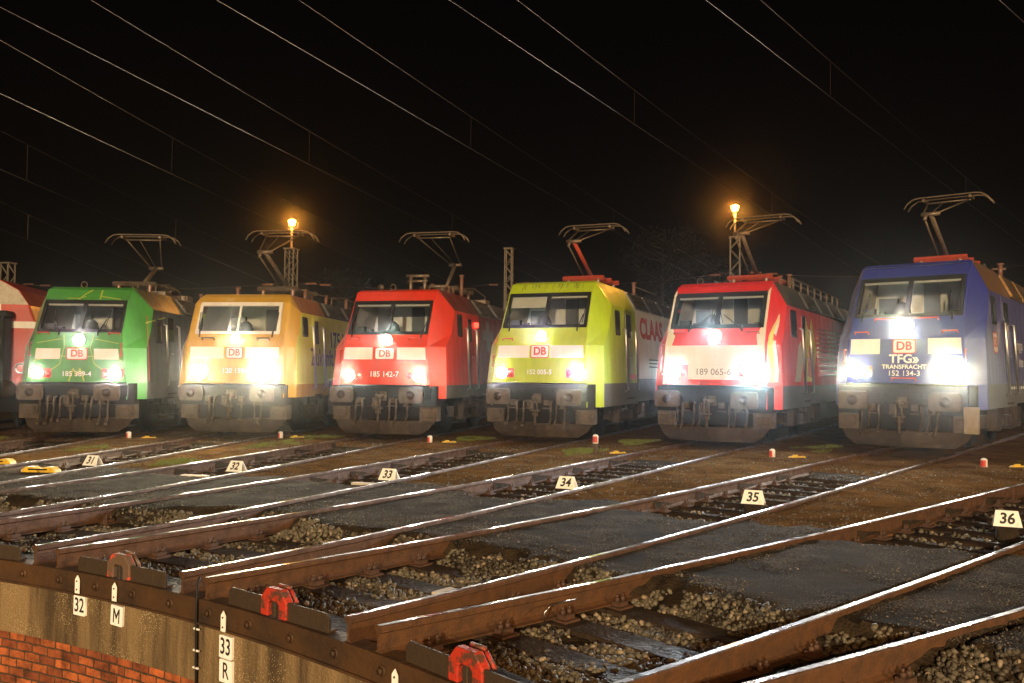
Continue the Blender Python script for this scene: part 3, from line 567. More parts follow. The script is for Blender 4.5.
# ------------------------------------------------------------------ locomotives
def interp(prof, z):
    ys = [p[0] for p in prof]; zs = [p[1] for p in prof]; return float(np.interp(z, zs, ys))
CUR = {}
def sbox(g, sg, y0, y1, z0, z1, o0, o1, fX):
    v = [(sg * (fX(z) + o), y, z) for o in (o0, o1) for (y, z) in ((y0, z0), (y1, z0), (y1, z1), (y0, z1))]
    g.add(v, [(0, 1, 2, 3), (7, 6, 5, 4), (0, 4, 5, 1), (1, 5, 6, 2), (2, 6, 7, 3), (3, 7, 4, 0)])
def locomotive(S):
    CUR['fX'] = lambda z: S['fX'](z)
    k, r0 = S['k'], S['r']
    root = empty('locomotive', polar(k, r0, 0, S.get('dz', 0.0)), -k * KA, label=S['label'], cat='locomotive', group='electric locomotives lined up around the turntable')
    P = S['prof']; fy = lambda z: interp(P, z)
    zb, zk, zwb, zwt, zr = [p[1] for p in P]
    hws = S['hw']; hwf = lambda z: float(np.interp(z, [p[1] for p in P], hws))
    body = S['paint']; side = S.get('side', body); roofm = S.get('roofm', body); bv = S['bv']
    LEN = 19.0; XS = 1.49; zs = S['zs']; zsk = S['zskirt']; rt = S.get('zrt', zr + 0.07); XT = S.get('xt', 1.38); fX = lambda z: XS - (XS - XT) * max(0.0, min(1.0, (z - zb) / (zs - zb))); S['fX'] = fX; S['zs_'] = zs
    S['ys'] += S.get('dys', .45)
    # ---- cab shell
    mb = MB(); ww = S['ww']
    rows = [(zb, P[0][0]), (zk, P[1][0]), (zwb - 0.03, fy(zwb - 0.03)), (zwt + 0.03, fy(zwt + 0.03)), (zr, P[4][0])]
    for (za, ya), (zc, yc) in zip(rows[:-1], rows[1:]):
        ha, hc = hwf(za), hwf(zc)
        if abs(za - (zwb - 0.03)) < 1e-6:
            wa = ww; wc = ww * hwf(zwt) / hwf(zwb)
            for sg in (-1, 1): mb.add([(sg * ha, ya, za), (sg * wa, ya, za), (sg * wc, yc, zc), (sg * hc, yc, zc)], [(0, 1, 2, 3)])
            mb.add([(-wa, ya, za), (wa, ya, za), (wa, ya + 0.06, za), (-wa, ya + 0.06, za)], [(0, 1, 2, 3)]); mb.add([(-wc, yc, zc), (wc, yc, zc), (wc, yc + 0.06, zc), (-wc, yc + 0.06, zc)], [(0, 1, 2, 3)])
            for sg in (-1, 1): mb.add([(sg * wa, ya, za), (sg * wc, yc, zc), (sg * wc, yc + 0.06, zc), (sg * wa, ya + 0.06, za)], [(0, 1, 2, 3)])
        else:
            if abs(zc - (zwb - 0.03)) < 1e-6:
                mb.add([(-ha, ya, za), (ha, ya, za), (hc, yc, zc), (ww, yc, zc), (-ww, yc, zc), (-hc, yc, zc)], [(0, 1, 2, 3, 4, 5)])
            elif abs(za - (zwt + 0.03)) < 1e-6:
                wc_ = ww * hwf(zwt) / hwf(zwb)
                mb.add([(-ha, ya, za), (-wc_, ya, za), (wc_, ya, za), (ha, ya, za), (hc, yc, zc), (-hc, yc, zc)], [(0, 1, 2, 3, 4, 5)])
            else: mb.add([(-ha, ya, za), (ha, ya, za), (hc, yc, zc), (-hc, yc, zc)], [(0, 1, 2, 3)])
    # roof lip
    hr = hws[4]; yr = P[4][0]
    mb.add([(-hr, yr, zr), (hr, yr, zr), (hr - 0.04, yr + 0.14, rt), (-hr + 0.04, yr + 0.14, rt)], [(0, 1, 2, 3)])
    YC = S.get('yc', 3.6) + .42       # cab roof length
    outer = [(zsk, P[0][0] + bv), (zb, P[0][0] + bv), (zk, P[1][0] + bv + .05), (zwb, (fy(zwb) + bv + S['ys']) / 2), (zs, S['ys'])]
    for sg in (-1, 1):
        # corner panels: between face edge and body side
        inner = [(sg * hws[0], P[0][0], zsk)] + [(sg * hwf(z), y, z) for z, y in rows]
        out = [(sg * fX(z), y, z) for z, y in outer]
        mb.add([inner[0], inner[1], out[1], out[0]], [(0, 1, 2, 3)])
        mb.add([inner[1], inner[2], out[2], out[1]], [(0, 1, 2, 3)])
        mb.add([inner[2], inner[3], out[3], out[2]], [(0, 1, 2, 3)])
        mb.add([inner[3], inner[4], out[4], out[3]], [(0, 1, 2, 3)])
        mb.add([inner[4], inner[5], out[4]], [(0, 1, 2)])
        mb.add([inner[5], (sg * (hr - 0.04), yr + 0.14, rt), out[4]], [(0, 1, 2)])
        # cab sides (with skirt) up to YC
        zsm = S.get('zband', zb)
        mb.add([out[0], out[1], (sg * XS, YC, zb), (sg * XS, YC, zsk)], [(0, 1, 2, 3)], 1 if S.get('band') else 0)
        mb.add([out[1], out[2], out[3], out[4], (sg * XT, YC, zs), (sg * XS, YC, zb)], [(0, 1, 2, 3, 4, 5)], 2)
        mb.add([out[4], (sg * (hr - 0.04), yr + 0.14, rt), (sg * (hr - 0.04), YC, rt), (sg * XT, YC, zs)], [(0, 1, 2, 3)], 3)
    mb.add([(-(hr - 0.04), yr + 0.14, rt), (hr - 0.04, yr + 0.14, rt), (hr - 0.04, YC, rt), (-(hr - 0.04), YC, rt)], [(0, 1, 2, 3)], 3)
    # inner return of nose below face
    mb.add([(-hws[0], P[0][0], zb), (hws[0], P[0][0], zb), (hws[0], 1.2, zb), (-hws[0], 1.2, zb)], [(0, 1, 2, 3)])
    fix_normals(mb.build('cab_shell', [body, M_GREYSK, S.get('cabside', body), S.get('cabroof', body)], root, bevel=S.get('bevel', 0.035), seg=3))
    # ---- machine room
    mb = MB(); YE = LEN - 0.6
    for sg in (-1, 1):
        mb.add([(sg * XS, YC + .003, zsk + .05), (sg * XS, YE, zsk + .05), (sg * fX(zb + S.get('bandh', 0)), YE, zb + S.get('bandh', 0)), (sg * fX(zb + S.get('bandh', 0)), YC + .003, zb + S.get('bandh', 0))], [(0, 1, 2, 3)], 1)
        mb.add([(sg * fX(zb + S.get('bandh', 0)), YC + .003, zb + S.get('bandh', 0)), (sg * fX(zb + S.get('bandh', 0)), YE, zb + S.get('bandh', 0)), (sg * XT, YE, zs), (sg * XT, YC + .003, zs)], [(0, 1, 2, 3)], 0)
        mb.add([(sg * XT, YC + .003, zs), (sg * XT, YE, zs), (sg * (hr - .04), YE, rt - .02), (sg * (hr - .04), YC + .003, rt - .02)], [(0, 1, 2, 3)], 2)
    mb.add([(-(hr - .04), YC + .003, rt - .02), (hr - .04, YC + .003, rt - .02), (hr - .04, YE, rt - .02), (-(hr - .04), YE, rt - .02)], [(0, 1, 2, 3)], 2)
    mb.add([(-XS, YE, zsk), (XS, YE, zsk), (XT, YE, zs), (hr - .04, YE, rt - .02), (-hr + .04, YE, rt - .02), (-XT, YE, zs)], [(0, 1, 2, 3, 4, 5)], 0)
    mb.add([(-XS, YC, zsk + .05), (XS, YC, zsk + .05), (XS, YE, zsk + .05), (-XS, YE, zsk + .05)], [(0, 1, 2, 3)], 1)
    fix_normals(mb.build('machine_room', [side, S.get('bandm', M_GREYSK), roofm], root))
    # roof slope hatches
    sl = Vector((hr - .04 - XT, 0, rt - .02 - zs)); nl = Vector((-sl.z, 0, sl.x)); nl = Vector((abs(sl.z), 0, abs(sl.x))).normalized()
    y = YC + 0.25
    for i in range(5 if S.get('hatches', True) else 0):
        a0 = Vector((XT, y, zs)) + sl * 0.1; a1 = Vector((XT, y, zs)) + sl * 0.9; L_ = 1.45
        mb = MB(); q = [a0, a0 + Vector((0, L_, 0)), a1 + Vector((0, L_, 0)), a1]
        mb.add([p_ + nl * 0.005 for p_ in q] + [p_ + nl * 0.05 for p_ in q], [(4, 5, 6, 7), (0, 1, 5, 4), (1, 2, 6, 5), (2, 3, 7, 6), (3, 0, 4, 7)])
        for j in range(7):
            c0 = a0 + (a1 - a0) * ((j + .5) / 7) + nl * 0.055; mb.tube([c0 + Vector((0, .06, 0)), c0 + Vector((0, L_ - .06, 0))], 0.014, 5, 1)
        fix_normals(mb.build('roof_grille', [S.get('hatchm', M_ROOFD), S.get('hatchb', M_ROOFD)], root)); y += 1.75
    # ---- windscreens
    fr = MB(); zt_, zb_ = zwt, zwb; wb = ww - 0.02; wt = (ww - 0.02) * hwf(zwt) / hwf(zwb)
    def FP(u, z, off): return (u, fy(z) - off, z)
    def fquad(m_, x0a, x1a, x0b, x1b, z0, z1, off, th, mi=0):
        m_.add([FP(x0a, z0, off), FP(x1a, z0, off), FP(x1b, z1, off), FP(x0b, z1, off), FP(x0a, z0, off - th), FP(x1a, z0, off - th), FP(x1b, z1, off - th), FP(x0b, z1, off - th)],
               [(0, 1, 2, 3), (7, 6, 5, 4), (0, 4, 5, 1), (1, 5, 6, 2), (2, 6, 7, 3), (3, 7, 4, 0)], mi)
    fm = S.get('frame', M_BLACK); fw = S.get('fw', 0.055)
    fquad(fr, -wb - .02, wb + .02, -wb - .02, wb + .02, zb_ - 0.04, zb_ + fw - 0.02, 0.018, 0.05)
    fquad(fr, -wt - .02, wt + .02, -wt - .02, wt + .02, zt_ - fw, zt_ + 0.04, 0.018, 0.05)
    for sg in (-1, 1):
        x0a, x1a = sorted((sg * (wb + .02), sg * (wb - fw))); x0b, x1b = sorted((sg * (wt + .02), sg * (wt - fw)))
        fquad(fr, x0a, x1a, x0b, x1b, zb_ + fw - 0.02, zt_ - fw, 0.018, 0.05)
    cmw = S.get('cmw', 0.05); cx = S.get('cx', 0.0)
    fquad(fr, cx - cmw, cx + cmw, cx - cmw, cx + cmw, zb_ + fw - 0.02, zt_ - fw, 0.017, 0.05)
    fo = fix_normals(fr.build('windscreen_frame', fm, root, bevel=0.006))
    for sg in (-1, 1):
        a_, b_ = sorted((sg * (cmw) + (cx), sg * (wb - fw))); c_, d_ = sorted((sg * cmw + cx, sg * (wt - fw)))
        g = MB(); g.add([FP(a_, zb_ + .03, -0.005), FP(b_, zb_ + .03, -0.005), FP(d_, zt_ - fw, -0.005), FP(c_, zt_ - fw, -0.005)], [(0, 1, 2, 3)]); g.build('windscreen', M_GLASS, root)
    # grey blind strip along the top of both panes
    g = MB(); fquad(g, -wt + fw, wt - fw, -wt + fw, wt - fw, zt_ - fw - S.get('blind', .05), zt_ - fw, -0.03, 0.006); g.build('sun_blind', M_INT, root)
    if S.get('bigblind'): 
        g = MB(); fquad(g, -wb + fw + .02, -cmw - .02, -wt + fw, -cmw - .02, zt_ - 0.33, zt_ - 0.04, -0.04, 0.006); g.build('sun_blind', M_INT, root)
    # wipers
    for sg in S.get('wipers', (-1, 1)):
        g = MB(); x0 = sg * S.get('wx', 0.85); x1 = sg * S.get('wx1', 0.80)
        g.tube([FP(x0, zb_ - .12, .05), FP(x0, zb_ + .02, .07)], 0.018, 6); g.tube([FP(x0, zb_ - .08, .06), FP(x1, zb_ + .28, .05)], 0.012, 6); g.beam(FP(x1, zb_ + .08, .035), FP(x1 + (x1 - x0) * .3, zb_ + .50, .035), 0.016); g.build('wiper', M_BLACK, root)
    # ---- cab interior
    g = MB(); zf = zwb - 0.25; yb2 = 2.55
    g.add([(-1.2, yb2, zf), (1.2, yb2, zf), (1.05, yb2, rt - .1), (-1.05, yb2, rt - .1)], [(0, 1, 2, 3)])
    for sg in (-1, 1): g.add([(sg * 1.04, fy(zf) + .2, zf), (sg * 1.22, yb2, zf), (sg * 1.0, yb2, rt - .1), (sg * .98, fy(zwt) + .35, rt - .1)], [(0, 1, 2, 3)])
    g.add([(-1.05, fy(zwt) + .2, rt - .09), (1.05, fy(zwt) + .2, rt - .09), (1.05, yb2, rt - .09), (-1.05, yb2, rt - .09)], [(0, 1, 2, 3)])
    g.add([(-1.04, fy(zf) + .2, zf), (1.04, fy(zf) + .2, zf), (1.22, yb2, zf), (-1.22, yb2, zf)], [(0, 1, 2, 3)], 1)
    g.box(-.40, -.08, yb2 - .04, yb2 - .005, zf, zwt, 0); g.box(-0.05, 0.28, yb2 - .06, yb2 - .005, zf, zwt - .02, 1); g.box(.42, .95, yb2 - .22, yb2 - .006, zf, zwb + .42, 0); g.box(-1.0, -.6, yb2 - .12, yb2 - .006, zf, zwb + .5, 1)
    g.box(.5, .85, yb2 - .226, yb2 - .221, zwb + .12, zwb + .17, 2); g.box(-1.0, 1.0, fy(zwb) + .12, fy(zwb) + .5, zf, zwb - .02, 1)
    if S.get('desk', True): g.box(-.95, -.7, fy(zwb) + .2, fy(zwb) + .35, zwb - .02, zwb + .17, 1); g.box(-.62, -.5, fy(zwb) + .2, fy(zwb) + .35, zwb - .02, zwb + .10, 1)
    g.build('cab_interior', [M_INT, M_INTD, M_GRASS], root)
    g = MB(); sx0 = S.get('seatx', -0.28); g.tube([(sx0, 1.7, zwb - .1), (sx0, 1.72, zwb + .12), (sx0, 1.74, zwb + .26), (sx0, 1.76, zwb + .34)], [.2, .19, .15, .05], 12); g.build('driver_seat', M_INTD, root)
    # ---- face marks
    for (x0, x1, z0, z1, m_) in S['stripes']:
        g = MB(); fquad(g, x0, x1, x0 * hwf(z1) / hwf(z0), x1 * hwf(z1) / hwf(z0), z0, z1, 0.006, 0.005); g.build('warning_stripe', m_, root)
    def logo(cx_, cz, w, h, parent, fn):
        for (sw, sh, rr, m_, off) in ((w, h, .05, M_REDC, .008), (w - .045, h - .045, .04, M_WHITE, .011), (w - .085, h - .085, .03, M_REDC if False else M_WHITE, .012)):
            g = MB(); pl = rrect(sw, sh, rr * h / .3, 3); g.add([fn(cx_ + u, cz + w_, off) for u, w_ in pl], [tuple(range(len(pl)))]); g.build('logo', m_, parent)
        g = MB(); add_text(g, 'DB', h * 0.80, lambda u, w_: fn(cx_ + u, cz + w_, .014), bold=0.03, sx=0.95); g.build('logo', M_REDC, parent)
    FN = lambda u, z, off: (u, fy(z) - off, z)
    if 'logo' in S: logo(0.0, S['logo'][0], S['logo'][1], S['logo'][2], root, FN)
    for (txt, z, size, m_, bold, x_) in S['texts']:
        g = MB(); add_text(g, txt, size, lambda u, w_: FN(x_ + u, z + w_, .009), bold=bold); g.build('lettering', m_, root)
    for (x0, x1, z) in S.get('rails', []):
        g = MB(); g.tube([FN(x0, z - .05, 0), FN(x0, z, .06), FN(x1, z, .06), FN(x1, z - .05, 0)], 0.016, 6); g.build('handrail', S.get('railm', M_REDC), root)
    for (x, z0, z1) in S.get('vrails', []):
        g = MB(); g.tube([FN(x, z0, -0.03), (x * 1.01, fy(z0) - .05, z0), (x * 1.01, fy(z1) - .05, z1), FN(x, z1, -0.03)], 0.018, 6); g.build('handrail', S.get('railm', M_REDC), root)
    for (pts, wd) in S.get('veins', []):
        g = MB()
        for (a_, b_) in zip(pts[:-1], pts[1:]):
            d = Vector((b_[0] - a_[0], b_[1] - a_[1])).normalized(); nx, nz = -d.y * wd, d.x * wd
            g.add([FN(a_[0] - nx, a_[1] - nz, .005), FN(a_[0] + nx, a_[1] + nz, .005), FN(b_[0] + nx, b_[1] + nz, .005), FN(b_[0] - nx, b_[1] - nz, .005)], [(0, 1, 2, 3)])
        g.build('leaf_vein', M_VEIN, root)
    # ---- headlights
    for (x, z, rad, key, power, hous) in S['lights']:
        hl = MB(); yy = fy(z)
        if hous: hl.prism(rrect(.50, .22, .03, 2), lambda u, w_: (x + u * 1.0, fy(z + w_) - .015, z + w_), lambda u, w_: (x + u, fy(z + w_) + .02, z + w_))
        else: hl.tube([(x, yy + .03, z), (x, yy - .035, z)], rad * 1.2, 20)
        ho = fix_normals(hl.build('headlight', S.get('housm', M_REDC) if hous else body, root))
        lx = x + math.copysign(.06, x) if hous else x
        le = MB(); le.tube([(lx, yy - .018 - (.02 if not hous else 0), z), (lx, yy - .03 - (.02 if not hous else 0), z)], rad, 20); le.build('lens', {'w': M_LENS, 'b': M_LENSB, 'y': M_LENSY}[key], ho)
        if hous:
            tl = MB(); tx = x + (.17 if x < 0 else -.17); tl.tube([(tx, yy - .016, z), (tx, yy - .03, z)], .07, 14); tl.build('tail_lens', M_REDC, ho)
        col = {'w': (1, .95, .82), 'b': (.78, .90, 1), 'y': (1, .88, .60)}[key]
        l = bpy.data.lights.new('headlight_beam', 'SPOT'); l.energy = power * HL; l.color = col; l.spot_size = math.radians(84); l.spot_blend = 1.0; l.shadow_soft_size = rad
        lo = bpy.data.objects.new('headlight_beam', l); COL.objects.link(lo); lo.parent = ho; lo.location = (lx, yy - .06, z); lo.rotation_euler = (math.radians(90 + 1), 0, PI)
    # ---- side details, both sides the same
    for sg in (-1, 1):
        X = sg * (XS + .004)
        wy0, wy1, wz0, wz1 = S['sidewin']; wy0 += .42; wy1 += .42
        g = MB(); g.prism(rrect(wy1 - wy0, wz1 - wz0, .07, 3), lambda u, w_: (sg * (fX((wz0 + wz1) / 2 + w_) - .01), (wy0 + wy1) / 2 + u, (wz0 + wz1) / 2 + w_), lambda u, w_: (sg * (fX((wz0 + wz1) / 2 + w_) + .012), (wy0 + wy1) / 2 + u, (wz0 + wz1) / 2 + w_)); so = fix_normals(g.build('side_window', M_BLACK, root))
        g = MB(); pl = rrect(wy1 - wy0 - .1, wz1 - wz0 - .1, .05, 3); g.add([(sg * (fX((wz0 + wz1) / 2 + w_) + .0135), (wy0 + wy1) / 2 + u, (wz0 + wz1) / 2 + w_) for u, w_ in pl], [tuple(range(len(pl)))]); g.build('pane', M_DGLASS, so)
        d0, d1 = S['door']; d0 += .42; d1 += .42; g = MB()
        sbox(g, sg, d0, d1, zb + .02, zs - .04, -.02, .008, fX); do = g.build('cab_door', S.get('doorm', S.get('cabside', body)), root, bevel=0.01)
        g = MB(); sbox(g, sg, d0 + .15, d1 - .15, zs - .75, zs - .15, .009, .014, fX); g.build('pane', M_DGLASS, do)
        g = MB(); g.tube([(sg * (XS + .05), d0 + .12, 2.0), (sg * (XS + .05), d0 + .22, 2.0)], .015, 6); g.build('handle', M_STEEL, do)
        for yy in (d0 - .12, d1 + .1):
            g = MB(); g.tube([(sg * XS, yy, 1.15), (sg * (XS + .075), yy, 1.18), (sg * (fX(2.72) + .075), yy, 2.72), (sg * fX(2.75), yy, 2.75)], 0.028, 8); g.build('handrail', M_STEEL, root)
        for i in range(3):
            g = MB(); g.box(*sorted((sg * (XS - .22), sg * (XS + .02))), d0 + .05, d1 - .05, .42 + .27 * i, .45 + .27 * i); g.build('step', M_UNDER, root)
        g = MB(); g.box(*sorted((sg * (XS - .2), sg * (XS - .16))), d0 + .05, d1 - .05, .4, zsk); g.build('step_bracket', M_UNDER, root)
    for fn in S.get('extra', []): fn(root, S, XS)
    # ---- buffer beam and running gear
    y0 = P[0][0]
    g = MB(); g.box(-1.34, 1.34, y0 + .02, y0 + .35, .76, zb - .02); g.box(-1.2, 1.2, y0 - .02, y0 + .1, .95, zb - .06); 
    for xx in (-.5, -.35, .35, .5):
        for zz in (1.0, 1.18): g.tube([(xx, y0 - .02, zz), (xx, y0 - .045, zz)], .02, 6)
    g.build('buffer_beam', M_UNDERD, root, bevel=0.012)
    for sg in (-1, 1):
        g = MB(); g.tube([(sg * .875, y0, 1.05), (sg * .875, .18, 1.05)], [.17, .14], 16); g.tube([(sg * .875, .25, 1.05), (sg * .875, .02, 1.05)], .10, 14)
        b = g.build('buffer', M_UNDER, root)
        g = MB(); g.prism(rrect(.60, .37, .07, 4), lambda u, w_: (sg * .875 + u, 0.0 - .015 * (1 - (u / .3) ** 2), 1.05 + w_), lambda u, w_: (sg * .875 + u, .04, 1.05 + w_)); fix_normals(g.build('buffer_plate', M_BUF, b, bevel=.008))
        g = MB(); g.tube([(sg * .875, -.016, 1.05), (sg * .875, -.0185, 1.05)], .10, 20); g.build('grease_spot', M_UNDER, b)
        g = MB(); g.box(sg * 1.12 - .22, sg * 1.12 + .22, y0 + .05, y0 + .35, .42, .78); g.box(sg * 1.12 - .15, sg * 1.12 + .15, y0 + .02, y0 + .05, .5, .7); g.build('step_box', M_BUF, root, bevel=.015)
        # wheel guard pipe
        g = MB(); g.tube([(sg * .95, y0 + .5, .7), (sg * .9, y0 + .45, .35), (sg * .8, y0 + .5, .12)], .05, 8); g.build('rail_guard', M_UNDER, root)
    if S.get('pale_box'):
        g = MB(); g.box(1.12, 1.38, y0 - .08, y0 + .1, .42, .95); g.build('sand_box', mat('faded_grey_box', (0.26, 0.22, 0.15), (0.12, 0.09, 0.06), rough=0.7, scale=8, amt=0.7), root, bevel=.015)
    g = MB(); pr = [(-1.28, .52), (-1.12, .22), (-.92, .11), (.92, .11), (1.12, .22), (1.28, .52)]
    plow = lambda u, w_: (u, .32 + abs(u) * .22 - .06 * (w_ < .3), w_)
    vs = [plow(u, w_) for u, w_ in ((-1.28, .43), (0, .43), (1.28, .43), (-.95, .11), (0, .11), (.95, .11), (-1.16, .24), (1.16, .24))]
    back = [(p_[0], p_[1] + .03, p_[2]) for p_ in vs]
    fs = [(0, 6, 3, 4, 1), (1, 4, 5, 7, 2)]; g.add(vs + back, fs + [tuple(8 + i for i in f_[::-1]) for f_ in fs] + [(3, 11, 12, 4), (4, 12, 13, 5), (0, 1, 9, 8), (1, 2, 10, 9), (0, 8, 14, 6), (6, 14, 11, 3), (2, 7, 15, 10), (7, 5, 13, 15)])
    if S.get('split_plow'): pass
    g.build('snowplow', M_UNDER, root)
    g = MB(); g.tube([(0, y0 + .02, 1.0), (0, .12, 1.0), (0, .04, 1.05), (0, .06, 1.12)], [.06, .05, .045, .03], 10); g.box(-.09, .09, y0 - .08, y0, .9, 1.12)
    co = g.build('coupling_hook', M_BUF, root)
    g = MB(); g.tube([(-.05, .12, .97), (-.06, .15, .75), (-.05, .17, .6)], .02, 6); g.tube([(.05, .12, .97), (.06, .15, .75), (.05, .17, .6)], .02, 6); g.tube([(0, .16, .7), (0, .17, .4)], .03, 8); g.tube([(-.12, .14, .73), (.12, .14, .73)], .022, 6); g.build('screw_link', M_BUF, co)
    for xx in S.get('hoses', (-.72, -.5, -.32, .34, .5, .7)):
        dy = random.uniform(-.04, .04); ln = random.uniform(.28, .42)
        g = MB(); g.tube([(xx, y0, .95), (xx + .01, y0 - .12, .92), (xx + .03, y0 - .2 + dy, .74), (xx + .02, y0 - .18 + dy, .74 - ln * .6), (xx - .04, y0 - .12, .74 - ln)], .026, 8); g.tube([(xx - .04, y0 - .12, .74 - ln), (xx - .05, y0 - .11, .68 - ln)], .038, 8); g.build('brake_hose', M_BUF, root)
    for xx in (-.62, -.2, .22, .62):
        g = MB(); g.box(xx - .07, xx + .07, y0 - .06, y0 + .02, .80 + .05 * math.sin(xx * 9), .97); g.tube([(xx - .1, y0 - .03, .78), (xx + .1, y0 - .03, .78)], .02, 6); g.build('valve_block', M_BUF, root, bevel=.006)
    g = MB(); g.box(-.9, .9, y0 + .1, y0 + .3, .45, .75); g.build('cross_member', M_UNDERD, root)  # recess-dark colour paints the shaded void above the plow
    for yb_ in (4.2, 14.6):
        g = MB()
        for sg in (-1, 1):
            g.box(*sorted((sg * 1.02, sg * 1.2)), yb_ - 1.9, yb_ + 1.9, .45, .72)
            for a_ in (-1.35, 0, 1.35): g.box(*sorted((sg * 1.15, sg * 1.36)), yb_ + a_ - .25, yb_ + a_ + .25, .38, .85)
            for a_ in (-.75, .7): g.tube([(sg * 1.25, yb_ + a_, .5), (sg * 1.25, yb_ + a_, 1.0)], .11, 10)
            g.tube([(sg * 1.3, yb_ - .6, .55), (sg * 1.33, yb_ - 1.2, .95)], .045, 8)
        g.box(-1.0, 1.0, yb_ - .5, yb_ + .5, .4, .8); bo = g.build('bogie', M_UNDER, root, bevel=.02)
        for a_ in (-1.35, 1.35):
            for sg in (-1, 1):
                g = MB(); g.tube([(sg * .68, yb_ + a_, .60), (sg * .72, yb_ + a_, .60)], .63, 28); g.tube([(sg * .72, yb_ + a_, .60), (sg * .82, yb_ + a_, .60)], .60, 28); g.tube([(sg * .82, yb_ + a_, .6), (sg * .86, yb_ + a_, .6)], .16, 14); g.build('wheel', M_UNDERD, bo)
    g = MB(); g.box(-1.3, 1.3, 7.3, 11.5, .4, zsk + .04); g.build('transformer_tank', M_UNDERD, root, bevel=.03)
    # ---- pantograph and roof gear
    pg = S['panto']; by, kz, ky, hz, hy = pg['by'], pg['kz'], pg['ky'], pg['hz'], pg['hy']; zbase = rt + .34
    pm = S.get('pbase', M_PAN); lm_ = S.get('plow', M_PAN)
    pan = MB(); 
    for sg in (-1, 1): pan.beam((sg * .42, by - .75, zbase), (sg * .42, by + .75, zbase), .09)
    for yy in (-.75, 0, .75): pan.beam((-.58, by + yy, zbase), (.58, by + yy, zbase), .09)
    po = pan.build('pantograph', pm, root)
    sgn = 1 if ky < by else -1; piv = by + .15 * sgn
    g = MB(); g.tube([(0, piv, zbase + .05), (0, ky, kz)], .055, 8); g.build('lower_arm', lm_, po)
    g = MB(); g.tube([(-.12, piv - .4 * sgn, zbase + .05), (-.10, ky - .14 * sgn, kz - .12)], .022, 6); g.build('coupling_rod', M_PAN, po)
    g = MB(); g.tube([(-.2, ky, kz), (.2, ky, kz)], .05, 8); g.tube([(-.1, ky, kz), (-.1, ky - .14 * sgn, kz - .14)], .04, 6); g.build('knee_joint', M_PAN, po)
    g = MB()
    for sg in (-1, 1): g.tube([(sg * .16, ky, kz + .02), (sg * .46, hy, hz - .12)], .020, 6)
    g.tube([(0, ky, kz), (-.1, hy, hz - .12)], .012, 6); g.build('upper_arm', M_PAN, po)
    g = MB()
    for dy in (-.2, .2):
        g.tube([(-.97, hy + dy, hz - .24), (-.9, hy + dy, hz - .12), (-.76, hy + dy, hz - .02), (-.62, hy + dy, hz), (.62, hy + dy, hz), (.76, hy + dy, hz - .02), (.9, hy + dy, hz - .12), (.97, hy + dy, hz - .24)], .021, 8)
    for sg in (-1, 1): g.box(sg * .52 - .03, sg * .52 + .03, hy - .2, hy + .2, hz - .10, hz - .03)
    g.tube([(-.5, hy, hz - .12), (.5, hy, hz - .12)], .025, 6); g.build('collector_head', M_PAN, po)
    for sg in (-1, 1):
        for yy in (-.75, .75):
            g = MB(); n_ = 8; prr = []; pts = []
            for j in range(n_ * 2 + 1): pts.append((sg * .42, by + yy, rt - .02 + (zbase - rt - .02) * j / (n_ * 2))); prr.append(.045 if j % 2 else .065)
            g.tube(pts, prr, 10); g.build('insulator', M_INS, po)
    for (kind, x, y, h) in S.get('roofgear', []):
        g = MB(); z0 = rt - .02
        if kind == 'post':
            g.tube([(x, y, z0), (x, y, z0 + h)], .05, 8); g.tube([(x, y, z0 + h), (x, y, z0 + h + .04)], .08, 8); g.build('insulator', M_INS, root)
        elif kind == 'bar':
            g.tube([(x, y, z0 + .3), (x, y + h, z0 + .3)], .018, 6); g.build('busbar', M_PAN, root)
        elif kind == 'hoop':
            g.tube([(x, y, z0), (x, y + .1, z0 + .28), (x, y + h * .5, z0 + .38), (x, y + h - .1, z0 + .25), (x, y + h, z0)], .022, 6); g.build('roof_cable', M_PAN, root)
        elif kind == 'box':
            g.box(x - .25, x + .25, y, y + .5, z0, z0 + h); g.build('roof_box', M_PAN, root, bevel=.02)
        elif kind == 'horn':
            g.tube([(x, y + .3, z0 + .10), (x, y + .05, z0 + .12), (x, y, z0 + .12)], [.02, .04, .085], 12); g.build('horn', M_PAN, root)
        elif kind == 'ring':
            g.tube([(x + .075 * math.cos(t * PI / 6), y, z0 + .12 + .075 * math.sin(t * PI / 6)) for t in range(13)], .014, 6); g.build('lifting_eye', M_PAN, root)
        elif kind == 'frame':
            for xx in (x - .2, x + .2): g.tube([(xx, y, z0), (xx, y, z0 + h)], .05, 8)
            g.tube([(x - .32, y, z0 + h), (x + .32, y, z0 + h)], .045, 8); g.tube([(x - .28, y, z0 + h - .14), (x + .28, y, z0 + h - .14)], .035, 8); g.build('disconnector', M_PAN, root)
    return root

def panel(root, name, m, X, y0, y1, z0, z1, sg=1, th=.006):
    g = MB(); sbox(g, sg, y0, y1, z0, z1, 0, th, CUR['fX']); return g.build(name, m, root)
def side_text(root, txt, size, y, z, m, X, bold=0.0, sx=1.0, sg=1):
    g = MB(); add_text(g, txt, size, lambda u, w_: (CUR['fX'](z + w_) + .012, y + u, z + w_), bold=bold, sx=sx); return g.build('lettering', m, root)
def side_poly(root, name, m, X, pts, off=.007):
    g = MB(); g.add([(CUR['fX'](z) + off, y, z) for y, z in pts], [tuple(range(len(pts)))]); return g.build(name, m, root)

